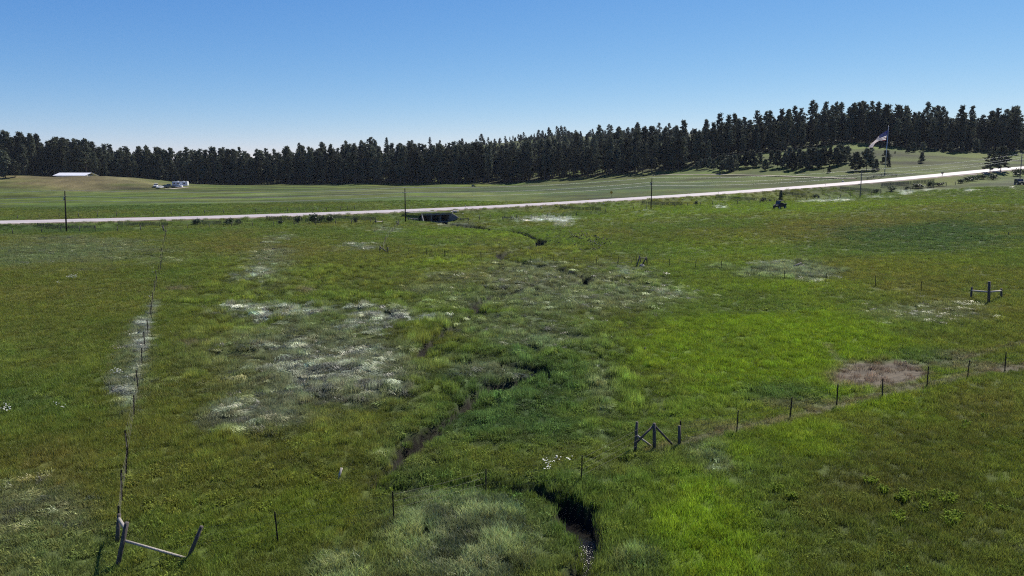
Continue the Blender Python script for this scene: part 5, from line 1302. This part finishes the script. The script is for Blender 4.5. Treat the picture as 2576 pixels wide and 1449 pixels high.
# camper trailer
p = at(*zv(1640, 500)); e = empty('camper_trailer', p, math.radians(6)); tag(e, 'long white and grey camper trailer at the right end of the parked vehicles', 'camper trailer')
profile_body(e, 'body', [(-3.9, .6), (3.7, .6), (4.0, .9), (4.1, 2.6), (3.9, 2.95), (-3.9, 2.95), (-4.1, 2.6), (-4.1, .9)], 1.2, mat('camper_grey', (.42, .43, .47), .35, .06, spec=.5), .12)
MB().box((3.98, 0, 1.85), (.3, 2.44, 2.1), bev=.12).build('end_cap', M_WHITE, e)
MB().box((0, 0, 2.99), (7.9, 2.3, .1)).build('roof', M_WHITE, e)
for x in (-2.8, -1.0, 2.3): MB().box((x, -1.19, 1.95), (1.1, .06, .6)).build('window', M_GLASS, e)
MB().box((.8, -1.19, 1.6), (.75, .06, 1.8)).build('door', M_WHITE, e)
for x in (-1.2, 1.8): MB().box((x, 0, 3.16), (.8, .7, .26), bev=.06).build('roof_vent', M_WHITE, e)
for s_ in (-1, 1): wheel(e, (-.4, 1.1 * s_, .38), .38, .22); wheel(e, (.5, 1.1 * s_, .38), .38, .22)
mb = MB(); mb.tube([(-4.0, .5, .6), (-5.2, 0, .55)], .05, 6); mb.tube([(-4.0, -.5, .6), (-5.2, 0, .55)], .05, 6); mb.build('hitch', M_STEEL, e)
# gravel apron before the vehicles
gp = np.array([at(u, v) for u, v in (zv(880, 595), zv(1150, 590), zv(1450, 562), zv(1700, 535), zv(1930, 508))]); gp = catmull(gp, 5); gp[:, 2] = gz(gp[:, 0], gp[:, 1]) + .1
tag(ribbon('gravel_apron', gp, 2, [M_TRACK], [(-2, -.05, 0), (0, .05, 0), (2, -.05, 0)]), kind='structure')

# ------------------------------------------------------------------ long house on the mound
zh = lambda x, y: ((150 + x / 16.1) * .8385, (490 + y / 16.1) * .8385)
mid = at(*zh(1180, 660)); yh = mid[1] + 20
rl = ray_at(*zh(430, 452), yh + 2); rr2 = ray_at(*zh(2040, 452), yh + 2); L_ = rr2[0] - rl[0]; zt = rl[2]; zg = zt - 4.2
hc = np.array([(rl[0] + rr2[0]) / 2, yh + 2, zg]); e = empty('long_house', hc, math.radians(-3)); tag(e, 'long low house with a bright white metal roof half hidden by the mound', 'house')
hw_, rd2 = L_ / 2, 3.6
MB().box((-.6, 0, 1.2), (L_ - 1.2, 2 * rd2 - .8, 2.9)).build('wall', mat('pale_siding', (.5, .48, .44), .7, .1), e)
sk = 1.9
mb = MB(); z1, z2 = 2.55, 4.2
for s_ in (-1, 1):
    pts = [(-hw_ - (sk if s_ < 0 else -sk), s_ * rd2, z1), (hw_ - (sk if s_ < 0 else -sk), s_ * rd2, z1), (hw_, 0, z2), (-hw_, 0, z2)]
    mb.add(pts + [(a_, b_, c - .12) for a_, b_, c in pts], [(0, 1, 2, 3) if s_ < 0 else (3, 2, 1, 0), (7, 6, 5, 4), (0, 4, 5, 1), (1, 5, 6, 2), (2, 6, 7, 3), (3, 7, 4, 0)])
roof = mb.build('roof', M_ROOF, e)
for i in range(1, 12): mb = MB(); x = -hw_ + L_ * i / 12; mb.tube([(x - sk, -rd2, z1 + .03), (x, 0, z2 + .03)], .035, 5); mb.build('roof_seam', M_ROOF, roof)
for x in (-6, -2.5, 2, 6): f = MB().box((x, -rd2 + .37, 1.5), (1.3, .08, 1.0)).build('window', M_WHITE, e); MB().box((x, -rd2 + .32, 1.5), (1.1, .06, .82)).build('pane', M_GLASS, f)
MB().box((4.2, -rd2 + .37, 1.1), (.95, .08, 2.1)).build('door', M_WHITE, e)

# ------------------------------------------------------------------ the flock on the grass
def bird_mesh(seed):
    rs = np.random.default_rng(seed); up = rs.random() * .25; mb = MB()
    spine = [(-.34, 0, .22), (-.20, 0, .24), (-.05, 0, .27), (.10, 0, .28), (.19, 0, .36 + up), (.24, 0, .45 + up), (.30, 0, .45 + up), (.37, 0, .43 + up)]
    mb.tube(spine, [.02, .07, .125, .11, .055, .055, .04, .008], 8)
    for s_ in (-1, 1): mb.tube([(.0, .05 * s_, .22), (.01, .05 * s_, .0)], .012, 4)
    return mb.mesh('bird', M_BIRD, True)
BM = [bird_mesh(i) for i in range(4)]
zb = lambda x, y: ((1640 + x / 11.71) * .8385, (690 + y / 11.71) * .8385)
BIRDS = [(50,262),(228,330),(332,336),(402,292),(606,308),(105,465),(425,523),(468,567),(475,648),(800,137),(848,157),(835,248),(888,238),(845,325),(930,295),(955,288),(995,282),(1040,295),(1065,325),(1030,212),(1155,212),(1240,127),(1240,212),(1302,232),(1297,268),(1220,262),
 (1130,350),(1160,358),(1188,345),(1215,400),(1235,370),(1262,374),(700,408),(735,392),(770,405),(765,438),(850,430),(940,445),(920,485),(983,586),(1188,772),(1405,208),(1440,213),(1475,285),(1492,303),(1590,283),(1415,330),(1712,260),(1690,295),(1722,300),(1762,298),(1805,330),(1740,355),(1845,362),(1745,408),(1925,380),(1995,380),(2115,405),(2138,390),
 (1500,400),(1455,445),(1552,463),(1518,502),(1605,487),(1680,487),(1712,547),(1760,585),(1475,590),(1612,610),(1830,540),(1840,612),(1950,517),(1952,575),(2032,560),(1900,648),(1830,720),(1620,762),(1695,748),(2200,500),(2258,546)]
for i, (x, y) in enumerate(BIRDS):
    p = at(*zb(x, y + 8)); o = link_mesh('bird', BM[i % 4]); o.location = p + np.array([0, 0, .26]); o.rotation_euler = (0, 0, random.random() * 6.28); k = .62 + .2 * random.random(); o.scale = (k, k, k)
    tag(o, 'black bird of the scattered flock feeding on the meadow grass', 'bird', 'flock of black birds on the grass')
print('objects', len(bpy.data.objects))

# ------------------------------------------------------------------ thin summer haze
mh = bpy.data.materials.new('summer_haze'); mh.use_nodes = True; N = mh.node_tree.nodes
for x in list(N):
    if x.bl_idname == 'ShaderNodeBsdfPrincipled': N.remove(x)
pv = N.new('ShaderNodeVolumePrincipled'); pv.inputs['Density'].default_value = HAZE; pv.inputs['Color'].default_value = (.8, .88, 1, 1)
mh.node_tree.links.new(pv.outputs[0], N['Material Output'].inputs['Volume'])
ztop = float(max(GZ.max() + 8, (TZ + TH).max() + 8, 60)); zbot = float(GZ.min() - 1.5)
mb = MB(); mb.box((0, 830, (ztop + zbot) / 2), (2 * xs[-1] + 20, 1960, ztop - zbot)); hz_ = mb.build('haze', mh); tag(hz_, kind='stuff')
print('haze', zbot, ztop)
